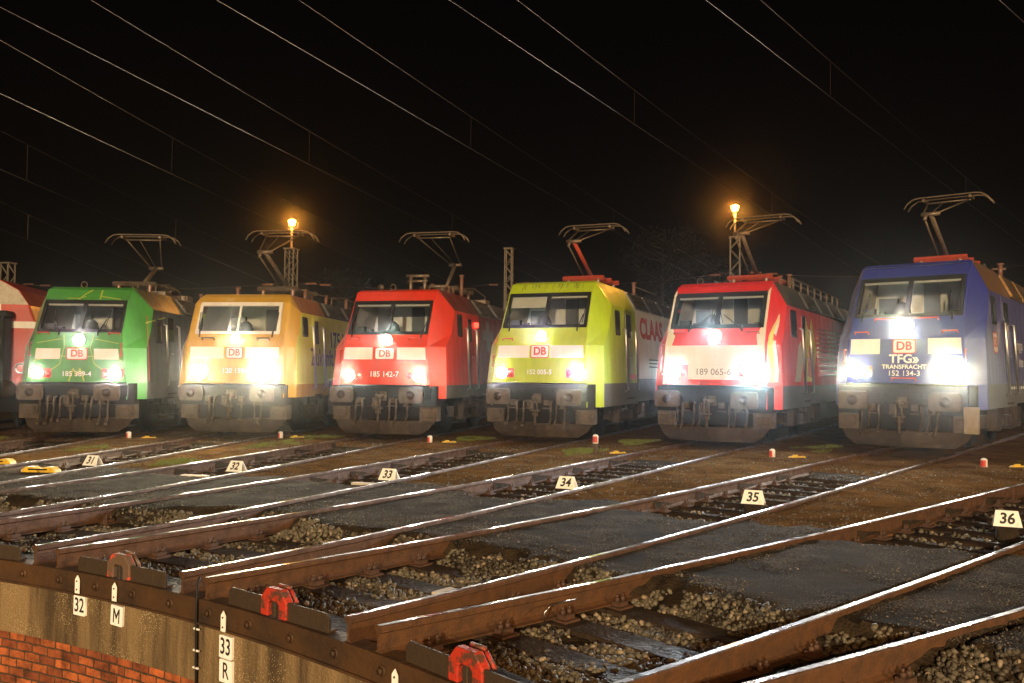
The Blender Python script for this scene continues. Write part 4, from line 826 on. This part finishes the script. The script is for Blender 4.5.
P_GREEN = paint('leaf_green_livery', (0.060, 0.30, 0.045), .6); P_GREEND = paint('shaded_green_side', (0.035, 0.05, 0.03), .5)  # side green is the livery darkened, the unlit side's shade in its colour
M_VEIN = mat('pale_vein_paint', (0.42, 0.50, 0.06), rough=0.5, bump=0.02)
P_GOLD = paint('gold_livery', (0.58, 0.34, 0.022), .35); P_ORANGE = paint('bronze_roof_edge', (0.42, 0.16, 0.03), .35); P_LIMEY = paint('yellow_green_side', (0.70, 0.76, 0.08), .15)
P_RED = paint('traffic_red_livery', (0.72, 0.040, 0.010), .3); P_REDD = paint('shaded_red_side', (0.20, 0.03, 0.02), .5)  # side red is darkened paint, carrying the shade of the unlit side
P_LIME = paint('lime_livery', (0.42, 0.58, 0.012), .25); P_LIMED = paint('olive_lime_door', (0.24, 0.30, 0.03), .4)
P_CRIM = paint('signal_red_livery', (0.74, 0.022, 0.020), .2); P_CREAM = paint('cream_livery', (0.80, 0.74, 0.58), .15)
P_BLUE = paint('ultramarine_livery', (0.024, 0.034, 0.29), .3); P_BLUED = paint('grey_blue_side', (0.08, 0.08, 0.26), .4)
M_GLOWROOF = mat('copper_glow_roof', (0.40, 0.22, 0.07), (0.2, 0.1, 0.04), rough=0.35, metal=0.6, scale=4, amt=0.6)  # orange lamp glow on the blue locomotive's roof, put into the colour
M_GREYT = mat('grey_lettering', (0.22, 0.20, 0.18), rough=0.5, bump=0.01)
M_FLAMEY = mat('yellow_flame_paint', (0.70, 0.62, 0.10), rough=0.45, bump=0.02); M_FLAMEO = mat('orange_flame_paint', (0.62, 0.20, 0.05), rough=0.45, bump=0.02)
M_REDT = mat('red_lettering', (0.55, 0.05, 0.02), rough=0.5, bump=0.01)
M_SOOT = mat('soot_stain', (0.10, 0.12, 0.02), (0.30, 0.40, 0.02), rough=0.7, scale=20, amt=0.9)
M_REDLAMP = emit('lit_red_marker', (1.0, 0.04, 0.02), 6.0)

# green
def ex_green(root, S, X):
    panel(root, 'warning_stripe', M_REDC, X, .95, .98, 1.3, 2.9)
    side_poly(root, 'leaf_vein', M_VEIN, X, [(.85, 2.7), (.85, 2.74), (2.2, 2.95), (2.2, 2.92)])
vein = [([(-.18, 1.3), (-.08, 1.6), (0, 1.42), (.08, 1.6), (.18, 1.3)], .015), ([(-1.0, 1.78), (-.45, 1.9), (0, 1.86), (.45, 1.9), (1.05, 1.8)], .008), ([(-.9, 1.35), (-.4, 1.7), (-.3, 2.1), (-.35, 2.4)], .008), ([(.9, 1.35), (.4, 1.72), (.3, 2.1), (.35, 2.4)], .008),
        ([(-.95, 2.2), (-.4, 2.3)], .008), ([(.95, 2.2), (.4, 2.3)], .008), ([(-.2, 3.27), (-.1, 3.40), (.05, 3.52)], .016), ([(-.5, 3.3), (-.2, 3.3), (-.05, 3.35)], .010), ([(.28, 3.52), (.30, 3.28)], .018), ([(.30, 3.36), (.8, 3.28)], .010)]
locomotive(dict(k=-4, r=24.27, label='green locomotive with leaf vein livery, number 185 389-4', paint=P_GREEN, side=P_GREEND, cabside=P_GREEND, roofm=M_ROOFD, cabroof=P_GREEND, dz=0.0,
    prof=[(.40, 1.28), (.40, 2.10), (.50, 2.50), (.82, 3.22), (1.06, 3.53)], hw=[1.17, 1.06, 1.0, .98, 1.02], bv=.42, zs=3.08, ys=.95, zskirt=.88, ww=.99, yc=3.2, sidewin=(1.05, 1.5, 2.25, 2.85), door=(1.75, 2.45),
    stripes=[(-.98, -.40, 1.82, 2.07, M_WHITE), (.40, .98, 1.82, 2.07, M_WHITE)], logo=(1.95, .50, .29), texts=[('185 389-4', 1.47, .17, M_SIGN, .008, 0)],
    lights=[(-.84, 1.49, .12, 'w', 50, True), (.84, 1.49, .13, 'w', 90, True), (.03, 2.28, .13, 'w', 90, False)], rails=[(-.95, -.7, 2.45), (.7, .95, 2.45)], vrails=[(-1.08, 1.9, 2.2), (1.02, 1.9, 2.2)], veins=vein, extra=[ex_green],
    band=True, hoses=(-.78, -.6, -.45, -.3, .3, .42, .62, .8), panto=dict(by=4.4, kz=4.55, ky=5.2, hz=5.35, hy=4.2), roofgear=[('ring', -.42, 1.6, 0), ('ring', .8, 1.7, 0), ('box', .4, 4.2, .22), ('box', .6, 5.4, .2), ('hoop', .8, 3, 2), ('post', .9, 6.5, .3)], wx=.45, wx1=.6))
# yellow
def ex_yellow(root, S, X):
    side_text(root, '175 Jahre', .62, 4.55, 2.42, M_INK, X, .02, 1.05)
    side_text(root, 'Zukunft bewegen', .62, 3.75, 1.93, M_GREYT, X, .02, .92)
    g = MB(); g.box(-.16, -.10, .12, .14, .75, .9); 
locomotive(dict(k=-3, r=24.91, label='golden yellow locomotive with cream stripe, number 120 159-9', paint=P_GOLD, side=P_LIMEY, cabside=P_LIMEY, doorm=P_LIMEY, roofm=M_ROOFD, cabroof=P_ORANGE,
    prof=[(.41, 1.27), (.43, 2.17), (.56, 2.52), (.80, 3.24), (.98, 3.42)], hw=[1.24, 1.24, 1.24, 1.22, 1.16], bv=.20, zs=3.05, ys=.72, zskirt=.95, zrt=3.50, ww=1.06, yc=2.7, bevel=.09, sidewin=(.8, 1.2, 2.45, 2.95), door=(1.55, 2.15),
    stripes=[(-1.12, -.27, 1.88, 2.16, P_CREAM), (.27, 1.12, 1.88, 2.16, P_CREAM)], logo=(2.02, .44, .29), texts=[('120 159-9', 1.58, .17, M_SIGN, .008, .05)], frame=M_WHITE, fw=.05, cmw=.022, blind=.02, desk=False,
    lights=[(-.82, 1.55, .16, 'y', 450, False), (.82, 1.55, .19, 'y', 950, False), (0, 2.38, .10, 'y', 150, False)], rails=[(-.85, -.55, 2.38), (.55, .85, 2.38)], railm=M_UNDER, hatches=True,
    panto=dict(by=3.9, kz=4.72, ky=2.2, hz=5.45, hy=3.4), roofgear=[('bar', .75, 3, 4), ('post', .75, 3.2, .3), ('post', .75, 5, .3), ('post', .9, 6.5, .3), ('post', -.9, 2.6, .3), ('hoop', .9, 5, 3)], extra=[ex_yellow], wx=.92, wx1=.98, bandh=.1, hoses=(-.55, -.42, .28, .6, .74)))
# red
def ex_red(root, S, X):
    side_poly(root, 'side_cross', M_GREYT, X, [(4.5, 2.2), (4.85, 2.2), (4.85, 3.05), (4.5, 3.05)]); side_poly(root, 'side_cross', M_GREYT, X, [(4.15, 2.5), (5.2, 2.5), (5.2, 2.78), (4.15, 2.78)], .009)
    g = MB(); g.tube([(1.38, 3.4, 2.87), (1.49, 3.4, 2.87)], .07, 12); g.build('marker_lamp', M_REDLAMP, root)
    g = MB(); g.add([(1.22, .60, 1.02), (1.42, .83, 1.02), (1.42, .83, 1.14), (1.22, .60, 1.14)], [(0, 1, 2, 3)]); g.build('notice_plate', M_WHITE, root)
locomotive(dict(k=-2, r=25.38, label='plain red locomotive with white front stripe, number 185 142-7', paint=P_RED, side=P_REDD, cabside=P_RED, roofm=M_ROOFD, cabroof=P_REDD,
    prof=[(.50, 1.28), (.54, 2.20), (.69, 2.54), (1.07, 3.32), (1.30, 3.60)], hw=[1.16, 1.08, 1.06, 1.05, 1.08], bv=.30, zs=3.15, ys=1.25, zskirt=.96, zrt=3.66, ww=1.04, yc=3.4, band=True, hoses=(-.66, -.5, .2, .36, .66), sidewin=(1.45, 1.85, 2.5, 3.08), door=(2.2, 2.8),
    stripes=[(-1.07, -.32, 1.89, 2.18, M_WHITE), (.32, 1.05, 1.89, 2.18, M_WHITE)], logo=(2.03, .52, .30), texts=[('185 142-7', 1.53, .185, M_SIGN, .010, 0)],
    lights=[(-.84, 1.50, .125, 'w', 80, True), (.84, 1.50, .14, 'w', 120, True), (.03, 2.36, .13, 'w', 120, False)], housm=P_RED, rails=[(-.95, -.7, 2.42), (.6, .9, 2.42)], railm=P_RED, vrails=[(-1.12, 1.8, 2.1)],
    panto=dict(by=5.2, kz=4.85, ky=5.95, hz=5.50, hy=4.0), roofgear=[('frame', -.1, 3.0, .55), ('frame', 0.25, 3.4, .30), ('post', .95, 3.6, .58), ('horn', -.62, 1.7, 0), ('ring', -.3, 1.75, 0), ('hoop', .9, 3.8, 2.4), ('post', .1, 3.6, .35), ('post', .5, 3.8, .3), ('box', .7, 6, .15)], wx=.9, wx1=.98, extra=[ex_red]))
# lime
def ex_lime(root, S, X):
    fy_ = lambda z: interp(S['prof'], z)
    rr = random.Random(3)
    for i in range(26):
        u = rr.uniform(-.85, .85); w = rr.uniform(.006, .016); z0 = rr.uniform(3.60, 3.72); l = rr.uniform(-.03, .03)
        g = MB(); g.add([(u, fy_(z0) - .004, z0), (u + w, fy_(z0) - .004, z0), (u + w * 1.6 + l, fy_(3.80) - .006, 3.80), (u + l, fy_(3.80) - .006, 3.80)], [(0, 1, 2, 3)])
        g.build('soot_streak', M_SOOT, root)
    g = side_text(root, 'CLAAS', .76, 5.85, 2.83, M_REDT, X, .05, 1.25)
    panel(root, 'red_sill', M_REDC, X, 3.2, 3.75, 1.46, 1.58, th=.012)
    for z in (2.0, 1.9, 1.8): panel(root, 'small_print', M_INK, X, 5.4, 6.7 - (2.0 - z), z - .02, z + .02, th=.009)
locomotive(dict(k=-1, r=26.16, label='lime green locomotive with red lettered white side, number 152 005-5', paint=P_LIME, side=M_WHITE, cabside=P_LIME, doorm=P_LIMED, roofm=M_WHITE, cabroof=P_LIME, hatchm=M_DGLASS, hatchb=M_BLACK,
    prof=[(.38, 1.37), (.47, 2.26), (.73, 2.72), (1.13, 3.52), (1.37, 3.80)], hw=[1.18, 1.12, 1.10, 1.08, 1.09], bv=.38, zs=3.28, ys=1.3, zskirt=.82, zrt=3.86, ww=1.06, yc=3.6, band=True, bandm=M_GREYSK, bandh=.1, sidewin=(1.55, 2.0, 2.55, 3.18), door=(2.4, 3.2),
    stripes=[(-1.08, -.27, 1.96, 2.25, M_WHITE), (.27, 1.08, 1.96, 2.25, M_WHITE)], logo=(2.11, .47, .32), texts=[('152 005-5', 1.62, .155, M_SIGN, .008, 0)],
    lights=[(-.88, 1.60, .125, 'w', 90, True), (.92, 1.60, .14, 'w', 170, True), (0, 2.47, .12, 'w', 110, False)], rails=[(-.98, -.72, 2.42)], vrails=[(-1.16, 1.75, 2.0)], bigblind=True, seatx=-.35,
    panto=dict(by=4.55, kz=5.08, ky=2.95, hz=5.78, hy=4.75), pbase=M_PANRED, plow=M_PANRED, roofgear=[('post', .95, 5.6, .35), ('post', .2, 5.4, .2), ('bar', .9, 5.6, 3)], wx=.86, wx1=.95, extra=[ex_lime]))
# red/white
def ex_189(root, S, X):
    side_poly(root, 'flame', P_CREAM, X, [(2.1, 1.45), (2.7, 1.45), (3.2, 2.0), (3.0, 2.45), (2.7, 2.3), (2.5, 2.0)], .014)
    side_poly(root, 'flame', M_FLAMEY, X, [(3.0, 1.45), (4.1, 1.45), (4.8, 2.2), (4.4, 3.1), (4.0, 2.6), (3.7, 3.1), (3.4, 2.2)], .017)
    side_poly(root, 'flame', M_FLAMEO, X, [(3.5, 1.6), (4.0, 1.55), (4.4, 2.2), (4.15, 2.7), (3.8, 2.2)], .020)
    g = MB()
    for i in range(11):
        z = 1.62 + i * .12; g.tube([(CUR['fX'](z) + .02, 5.0, z), (CUR['fX'](z) + .02, 16, z)], .03, 5)
    g.build('side_ribs', [mat('headlit_gold_red', (0.42, 0.22, 0.06), (0.30, 0.03, 0.02), rough=0.5, scale=0.8, amt=1.0, lo=.45, hi=.55)], root)  # gold tone paints the neighbouring headlamps' light on the red ribs
    # flames on the corner panel
    def cp(t, z): a = Vector((1.15, .60 + .0, 0)); return None
    hw = lambda z: float(np.interp(z, [1.36, 2.27, 2.71, 3.50, 3.73], S['hw'])); fy = lambda z: interp(S['prof'], z)
    def C(t, z, off=.022):
        x0, y0 = hw(z), fy(z); zs_ = [.84, 1.36, 2.27, 2.71, 3.24]; x1, y1 = S['fX'](z), float(np.interp(z, zs_, [S['prof'][0][0] + .3, S['prof'][0][0] + .3, S['prof'][1][0] + .35, (fy(2.71) + .3 + S['ys']) / 2, S['ys']]))
        n_ = Vector((y1 - y0, -(x1 - x0), -.1)).normalized(); return (x0 + (x1 - x0) * t + n_.x * off, y0 + (y1 - y0) * t + n_.y * off, z)
    g = MB(); zsq = [1.45, 1.7, 2.0, 2.27, 2.5, 2.71, 2.85, 3.0]; lo = [.05, .05, .05, .1, .15, .3, .45, .55]; hi = [.7, .75, .7, .62, .55, .6, .62, .60]
    for i in range(len(zsq) - 1): g.add([C(lo[i], zsq[i]), C(hi[i], zsq[i]), C(hi[i + 1], zsq[i + 1]), C(lo[i + 1], zsq[i + 1])], [(0, 1, 2, 3)])
    g.build('flame', P_CREAM, root)
    g = MB(); lo = [.2, .25, .15, .1, .12, .3, .48, .57]; hi = [.5, .55, .5, .42, .38, .42, .55, .58]
    for i in range(len(zsq) - 1): g.add([C(lo[i], zsq[i], .030), C(hi[i], zsq[i], .030), C(hi[i + 1], zsq[i + 1], .030), C(lo[i + 1], zsq[i + 1], .030)], [(0, 1, 2, 3)])
    g.build('flame', M_FLAMEY, root)
    # fading cream bands down both edges of the face
    FN = lambda u, z, off: (u, fy(z) - off, z)
    for sg in (-1, 1):
        g = MB(); zz = [1.37, 1.8, 2.27, 2.5, 2.71, 3.1, 3.5, 3.62]; wi = [.06, .10, .16, .20, .10, .09, .08, .02]
        for i in range(len(zz) - 1):
            a0, a1 = hw(zz[i]) - .005, hw(zz[i + 1]) - .005; g.add([FN(sg * a0, zz[i], .004), FN(sg * (a0 - wi[i]), zz[i], .004), FN(sg * (a1 - wi[i + 1]), zz[i + 1], .004), FN(sg * a1, zz[i + 1], .004)], [(0, 1, 2, 3)])
        g.build('cream_band', P_CREAM, root)
    for sg in (-1, 1):
        g = MB(); g.tube([(sg * 1.0, 3.8, S['zrt'] + .0), (sg * 1.0, 4.0, S['zrt'] + .3), (sg * 1.0, 11, S['zrt'] + .3)], .025, 6); g.tube([(sg * .75, 4, S['zrt'] + .28), (sg * .75, 11, S['zrt'] + .28)], .02, 6)
        for i in range(8): g.tube([(sg * 1.0, 4.2 + i * .9, S['zrt']), (sg * 1.0, 4.2 + i * .9, S['zrt'] + .3)], .03, 6)
        g.build('roof_busbar', M_PAN, root)
locomotive(dict(k=0, r=27.11, label='red locomotive with large white front panel, number 189 065-6', paint=P_CRIM, side=P_RED, cabside=P_CRIM, roofm=M_ROOFD, cabroof=M_GREYSK,
    prof=[(.60, 1.36), (.66, 2.27), (.86, 2.71), (1.26, 3.50), (1.50, 3.72)], hw=[1.20, 1.16, 1.15, 1.15, 1.14], bv=.30, zs=3.24, ys=1.35, zskirt=.84, zrt=3.80, ww=1.09, yc=3.5, band=True, hoses=(-.8, -.68, -.4, -.26, .42, .55, .8), sidewin=(1.65, 2.25, 2.5, 3.15), door=(2.7, 3.4), fw=.07,
    stripes=[(-1.10, 1.10, 1.83, 2.27, M_WHITE), (-.60, .60, 1.49, 1.829, M_WHITE)], texts=[('189 065-6', 1.66, .205, M_GREYT, .010, 0)],
    lights=[(-.87, 1.62, .14, 'b', 160, True), (.87, 1.62, .17, 'b', 420, True), (0, 2.47, .14, 'b', 160, False)], rails=[(-.98, -.72, 2.58), (.72, 1.0, 2.58), (-.28, .22, 1.43)], vrails=[(-1.22, 1.6, 2.3)], seatx=-.35,
    panto=dict(by=4.5, kz=5.17, ky=2.95, hz=5.93, hy=5.1), pbase=M_PANRED, roofgear=[('ring', -.75, 2, 0), ('post', .5, 4.9, .45), ('post', -.2, 4, .3), ('post', .9, 4.2, .4)], wx=.62, wx1=.15, extra=[ex_189]))
# blue
def ex_blue(root, S, X):
    for (sw, sh, m_, off) in ((.46, .44, M_REDC, .008), (.40, .38, M_WHITE, .011)):
        pl = rrect(sw, sh, .05, 3); side_poly(root, 'logo', m_, X, [(1.95 + u, 2.27 + w_) for u, w_ in pl], off)
    g = MB(); add_text(g, 'DB', .28, lambda u, w_: (CUR['fX'](2.27 + w_) + .014, 1.95 + u, 2.27 + w_), bold=.03); g.build('logo', M_REDC, root)
    side_text(root, 'ing pa', .34, 5.1, 2.3, M_SIGN, X, .005, .9); side_text(root, 'Inter', .34, 5.1, 1.9, M_SIGN, X, .005, .9)
    for i in range(9): panel(root, 'small_print', M_SIGN, X, 3.2 + i * .33, 3.38 + i * .33, 1.28, 1.34, th=.008)
locomotive(dict(k=1, r=27.66, dz=.06, label='blue locomotive with two white front panels, number 152 134-3', paint=P_BLUE, side=P_BLUED, cabside=P_BLUED, roofm=M_ROOFD, cabroof=M_GLOWROOF, hatchm=M_GLOWROOF, hatchb=M_ROOFD,
    prof=[(.52, 1.40), (.58, 2.32), (.80, 2.83), (1.24, 3.64), (1.55, 3.95)], hw=[1.16, 1.12, 1.10, 1.08, 1.10], bv=.35, zs=3.36, ys=1.2, zskirt=.90, zrt=4.02, ww=1.06, yc=3.9, band=True, sidewin=(1.35, 1.85, 2.65, 3.25), door=(2.6, 3.5), pale_box=True, hoses=(-.82, -.66, -.46, .36, .5, .64),
    stripes=[(-1.08, -.48, 2.01, 2.33, M_WHITE), (.46, 1.08, 2.01, 2.33, M_WHITE)], logo=(2.17, .46, .31), texts=[('TFG»', 1.90, .25, M_SIGN, .025, .0), ('TRANSFRACHT', 1.74, .125, M_SIGN, .02, .0), ('152 134-3', 1.605, .155, M_SIGN, .008, .0)],
    lights=[(-.88, 1.65, .14, 'w', 200, True), (.88, 1.65, .16, 'w', 420, True), (0.02, 2.60, .14, 'w', 240, False)], rails=[(-.62, .62, 2.76), (-1.0, -.72, 2.48), (.72, 1.0, 2.48), (-.23, .23, 1.51)], vrails=[(-1.18, 1.8, 2.1), (1.14, 1.8, 2.1)], seatx=-.32,
    panto=dict(by=4.6, kz=5.28, ky=2.95, hz=5.98, hy=4.75), pbase=M_PANRED, roofgear=[('post', 1.0, 5.5, .3), ('hoop', .6, 5.2, 1.2), ('ring', -.6, 3.7, 0)], wx=.88, wx1=.82, extra=[ex_blue]))

# ------------------------------------------------------------------ red passenger coach, far left
P_COACH = paint('coach_red', (0.50, 0.05, 0.03), .5)
co = empty('passenger_coach', polar(-5, 27.3), 5 * KA, label='red and white passenger coach with rounded roof at the far left edge', cat='coach')
outl = [(-1.4, .95), (1.4, .95), (1.42, 2.0), (1.38, 2.85), (1.22, 3.3), (.95, 3.72), (.5, 3.98), (0, 4.05), (-.5, 3.98), (-.95, 3.72), (-1.22, 3.3), (-1.38, 2.85), (-1.42, 2.0)]
g = MB(); g.prism(outl, lambda u, w: (u, .5, w), lambda u, w: (u, 25, w)); fix_normals(g.build('coach_body', P_COACH, co, bevel=.05))
g = MB(); g.add([(u, .492, w) for u, w in [(-1.2, 3.32), (1.2, 3.32), (.94, 3.70), (.5, 3.95), (0, 4.02), (-.5, 3.95), (-.94, 3.70)]], [tuple(range(7))]); g.build('end_roof_panel', M_PALE, co)
g = MB(); g.add([(u, .490, w) for u, w in [(-.5, 1.0), (.52, 1.0), (.52, 3.32), (-.5, 3.32)]], [(0, 1, 2, 3)]); g.build('white_end_panel', M_WHITE, co)
g = MB(); g.box(.75, 1.4, .47, .488, 2.68, 2.86); g.build('white_stripe', M_WHITE, co)
g = MB()
for (x0, x1, z0, z1) in ((-.95, -.75, .9, 2.95), (.62, .82, .9, 2.95), (-1.0, .87, 2.95, 3.12), (-.95, .82, .85, .99)): g.box(x0, x1, -.05, .46, z0, z1)
g.build('gangway_bellows', M_BLACK, co, bevel=.04)
g = MB(); g.tube([(1.06 + .13 * math.cos(t * PI / 8), .46, 1.6 + .13 * math.sin(t * PI / 8)) for t in range(17)], .025, 6, cap=False); g.build('ring_handle', M_STEEL, co)
for sg in (-1, 1):
    g = MB(); g.tube([(sg * .875, .5, 1.05), (sg * .875, .05, 1.05)], .1, 14); g.tube([(sg * .875, .05, 1.05), (sg * .875, 0, 1.05)], .24, 20); g.build('buffer', M_UNDER, co)
g = MB(); g.box(-1.2, 1.2, .7, 4, .4, .93); g.build('bogie', M_UNDERD, co, bevel=.03)
for yy in (1.4, 3.3):
    for sg in (-1, 1):
        g = MB(); g.tube([(sg * .70, yy, .47), (sg * .82, yy, .47)], .47, 24); g.build('wheel', M_UNDERD, co)

# ------------------------------------------------------------------ overhead line
def catenary(k, zc, name, droppers, sagz):
    root = empty('overhead_wire', (0, 0, 0), -k * KA, label='overhead contact line over the %s' % name, cat='overhead wire', group='overhead contact lines converging on the turntable')
    g = MB(); g.tube([(0, 2, zc + .1), (0, 12, zc + .05), (0, 24, zc), (0, 34, zc), (0, 60, zc)], .0045, 6); g.build('contact_wire', M_WIRE, root)
    pts = []
    for i in range(25):
        y = 2 + i * 58 / 24; pts.append((0, y, zc + sagz + .00065 * (y - 27) ** 2))
    g = MB(); g.tube(pts, .0042, 6); g.build('carrier_wire', M_WIRE, root)
    for y in droppers:
        g = MB(); g.tube([(0, y, zc + .01), (0, y, zc + sagz + .00065 * (y - 27) ** 2)], .005, 5); g.build('dropper', M_WIRE, root)
catenary(-5, 5.4, 'red passenger coach', (21, 31), .75)
catenary(-4, 5.38, 'green locomotive', (22.2, 31), .75)
catenary(-3, 5.50, 'yellow locomotive', (22.1, 31), .75)
catenary(-2, 5.55, 'plain red locomotive', (21.9, 31), .65)
catenary(-1, 5.83, 'lime green locomotive', (22.65, 33), .62)
catenary(0, 6.02, 'white fronted red locomotive', (23.0, 33.2), .62)
catenary(1, 6.14, 'blue locomotive', (23.7, 34.5), .60)
catenary(2, 6.0, 'empty track 36', (24, 34), .6)

# ------------------------------------------------------------------ lattice masts, yard lamps, cross wire
def lattice_mast(x, y, h, w, label, lampz=None):
    root = empty('lattice_mast', (x, y, -.1), 0.3, label=label, cat='mast', group='steel lattice masts behind the locomotives')
    g = MB(); n_ = int(h / (w * 1.1))
    for sx_ in (-1, 1):
        for sy_ in (-1, 1): g.beam((sx_ * w / 2, sy_ * w / 2, 0), (sx_ * w / 2 * .9, sy_ * w / 2 * .9, h), .055)
    for i in range(n_):
        z0 = h * i / n_; z1 = h * (i + 1) / n_; s_ = 1 if i % 2 else -1
        for q in (-1, 1):
            g.beam((s_ * w / 2, q * w / 2, z0), (-s_ * w / 2, q * w / 2, z1), .03); g.beam((q * w / 2, s_ * w / 2, z0), (q * w / 2, -s_ * w / 2, z1), .03)
    g.box(-w / 2 - .05, w / 2 + .05, -w / 2 - .05, w / 2 + .05, h, h + .06); g.build('lattice', M_GALV, root)
    if lampz:
        g = MB(); g.tube([(0, 0, h + .06), (0, 0, lampz)], .055, 8); g.build('lamp_pole', M_GALV, root)
        g = MB(); g.tube([(0, 0, lampz + .30), (0, 0, lampz + .22), (0, 0, lampz)], [.05, .2, .12], 14); lh = g.build('lamp_head', M_GALV, root)
        g = MB(); g.tube([(0, 0, lampz - .02), (0, 0, lampz + .06), (0, 0, lampz + .12), (0, 0, lampz + .19)], [.08, .14, .16, .12], 12); g.build('bulb', M_SODIUM, lh); lh.data.materials[0] = M_SODIUM
        l = bpy.data.lights.new('sodium_light', 'POINT'); l.energy = 2400; l.color = (1, .38, .06); l.shadow_soft_size = .2
        lo = bpy.data.objects.new('sodium_light', l); COL.objects.link(lo); lo.parent = root; lo.location = (0, 0, lampz + .1)
lattice_mast(-25.68, 40.36, 7.7, .50, 'lattice mast with lit orange lamp behind the yellow locomotive', 8.95)
lattice_mast(-6.31, 51.68, 8.5, .50, 'lattice mast with lit orange lamp behind the white fronted red locomotive', 9.9)
lattice_mast(-18.94, 50.58, 8.6, .42, 'unlit lattice mast between the plain red and lime locomotives')
lattice_mast(-39.34, 33.86, 7.0, .5, 'unlit lattice mast behind the coach at the far left')
P0 = [(-39.3, 33.8, 5.9), (-25.7, 40.4, 5.95), (-18.9, 50.5, 6.6), (-6.3, 51.6, 6.68), (6.27, 53.4, 6.5), (20, 53, 6.4)]
root = empty('cross_wire', (0, 0, 0), label='slack cross span wire with insulators strung between the lattice masts', cat='cross wire')
for a_, b_ in zip(P0[:-1], P0[1:]):
    g = MB(); A = Vector(a_); B = Vector(b_); g.tube([A + (B - A) * t + Vector((0, 0, -.35 * 4 * t * (1 - t))) for t in [i / 10 for i in range(11)]], .018, 6); g.build('span_wire', M_WIRE, root)
    for t in (.06, .12, .9):
        c = A + (B - A) * t + Vector((0, 0, -.35 * 4 * t * (1 - t))); d = (B - A).normalized(); g = MB(); g.tube([c + d * (j * .07) for j in range(9)], [.03, .075] * 4 + [.03], 8); g.build('insulator', M_INS, root)

# ------------------------------------------------------------------ trees far behind
def tree(x, y, h, rad, label, seed, nl=9000):
    g_ = random.Random(seed); root = empty('tree', (x, y, -.2), 0, label=label, cat='tree', group='dark trees beyond the yard')
    g = MB(); g.tube([(0, 0, 0), (.1, 0, h * .3), (0, .1, h * .6), (.1, 0, h * .92)], [.28, .22, .14, .03], 8)
    tips = []
    for i in range(26):
        z = h * g_.uniform(.28, .85); a = g_.uniform(0, 2 * PI); L_ = rad * (1.1 - abs(z / h - .5)) * g_.uniform(.6, 1.1); e_ = Vector((math.cos(a) * L_, math.sin(a) * L_, z + L_ * g_.uniform(.3, .8)))
        g.tube([(0, 0, z), (e_.x * .5, e_.y * .5, z + (e_.z - z) * .35), e_], [.07, .045, .015], 5); tips.append(e_); tips.append(Vector((e_.x * .55, e_.y * .55, z + (e_.z - z) * .45)))
    g.build('trunk', M_BARK, root)
    tips.append(Vector((0, 0, h * .9))); g = MB()
    for _ in range(nl):
        t = g_.choice(tips); d = Vector((g_.gauss(0, 1), g_.gauss(0, 1), g_.gauss(0, .8))) * rad * .17; c = t + d; s_ = g_.uniform(.05, .12)
        a = Vector((g_.gauss(0, 1), g_.gauss(0, 1), g_.gauss(0, 1))).normalized(); b = a.orthogonal().normalized()
        g.add([c - a * s_, c + b * s_ * .6, c + a * s_, c - b * s_ * .6], [(0, 1, 2, 3)])
    g.build('crown', M_LEAF, root)
tree(-18.54, 73.96, 14.2, 3.0, 'dark leafy tree behind the gap right of the lime locomotive', 3)
tree(-14.6, 78.0, 12.0, 2.6, 'smaller dark tree just right of the taller tree behind the lime locomotive', 4, 7000)
tree(-49.8, 72.5, 12.2, 2.6, 'faint dark tree behind the gap between the yellow and plain red locomotives', 5, 6000)

# ------------------------------------------------------------------ haze volume added so the lamps bloom
hz = MB(); hz.box(-75, 45, -35, 100, -3.2, 18.0)
ho = hz.build('haze', bpy.data.materials.new('bloom_haze')); m = ho.data.materials[0]; m.use_nodes = True
n = m.node_tree.nodes; n.clear(); o_ = n.new('ShaderNodeOutputMaterial'); v_ = n.new('ShaderNodeVolumePrincipled')
v_.inputs['Color'].default_value = (0.9, 0.88, 0.85, 1); v_.inputs['Density'].default_value = 0.0011; v_.inputs['Anisotropy'].default_value = 0.984
m.node_tree.links.new(v_.outputs[0], o_.inputs['Volume']); tag(ho, 'thin haze added over the whole yard so the lamps bloom', 'haze', kind='stuff')
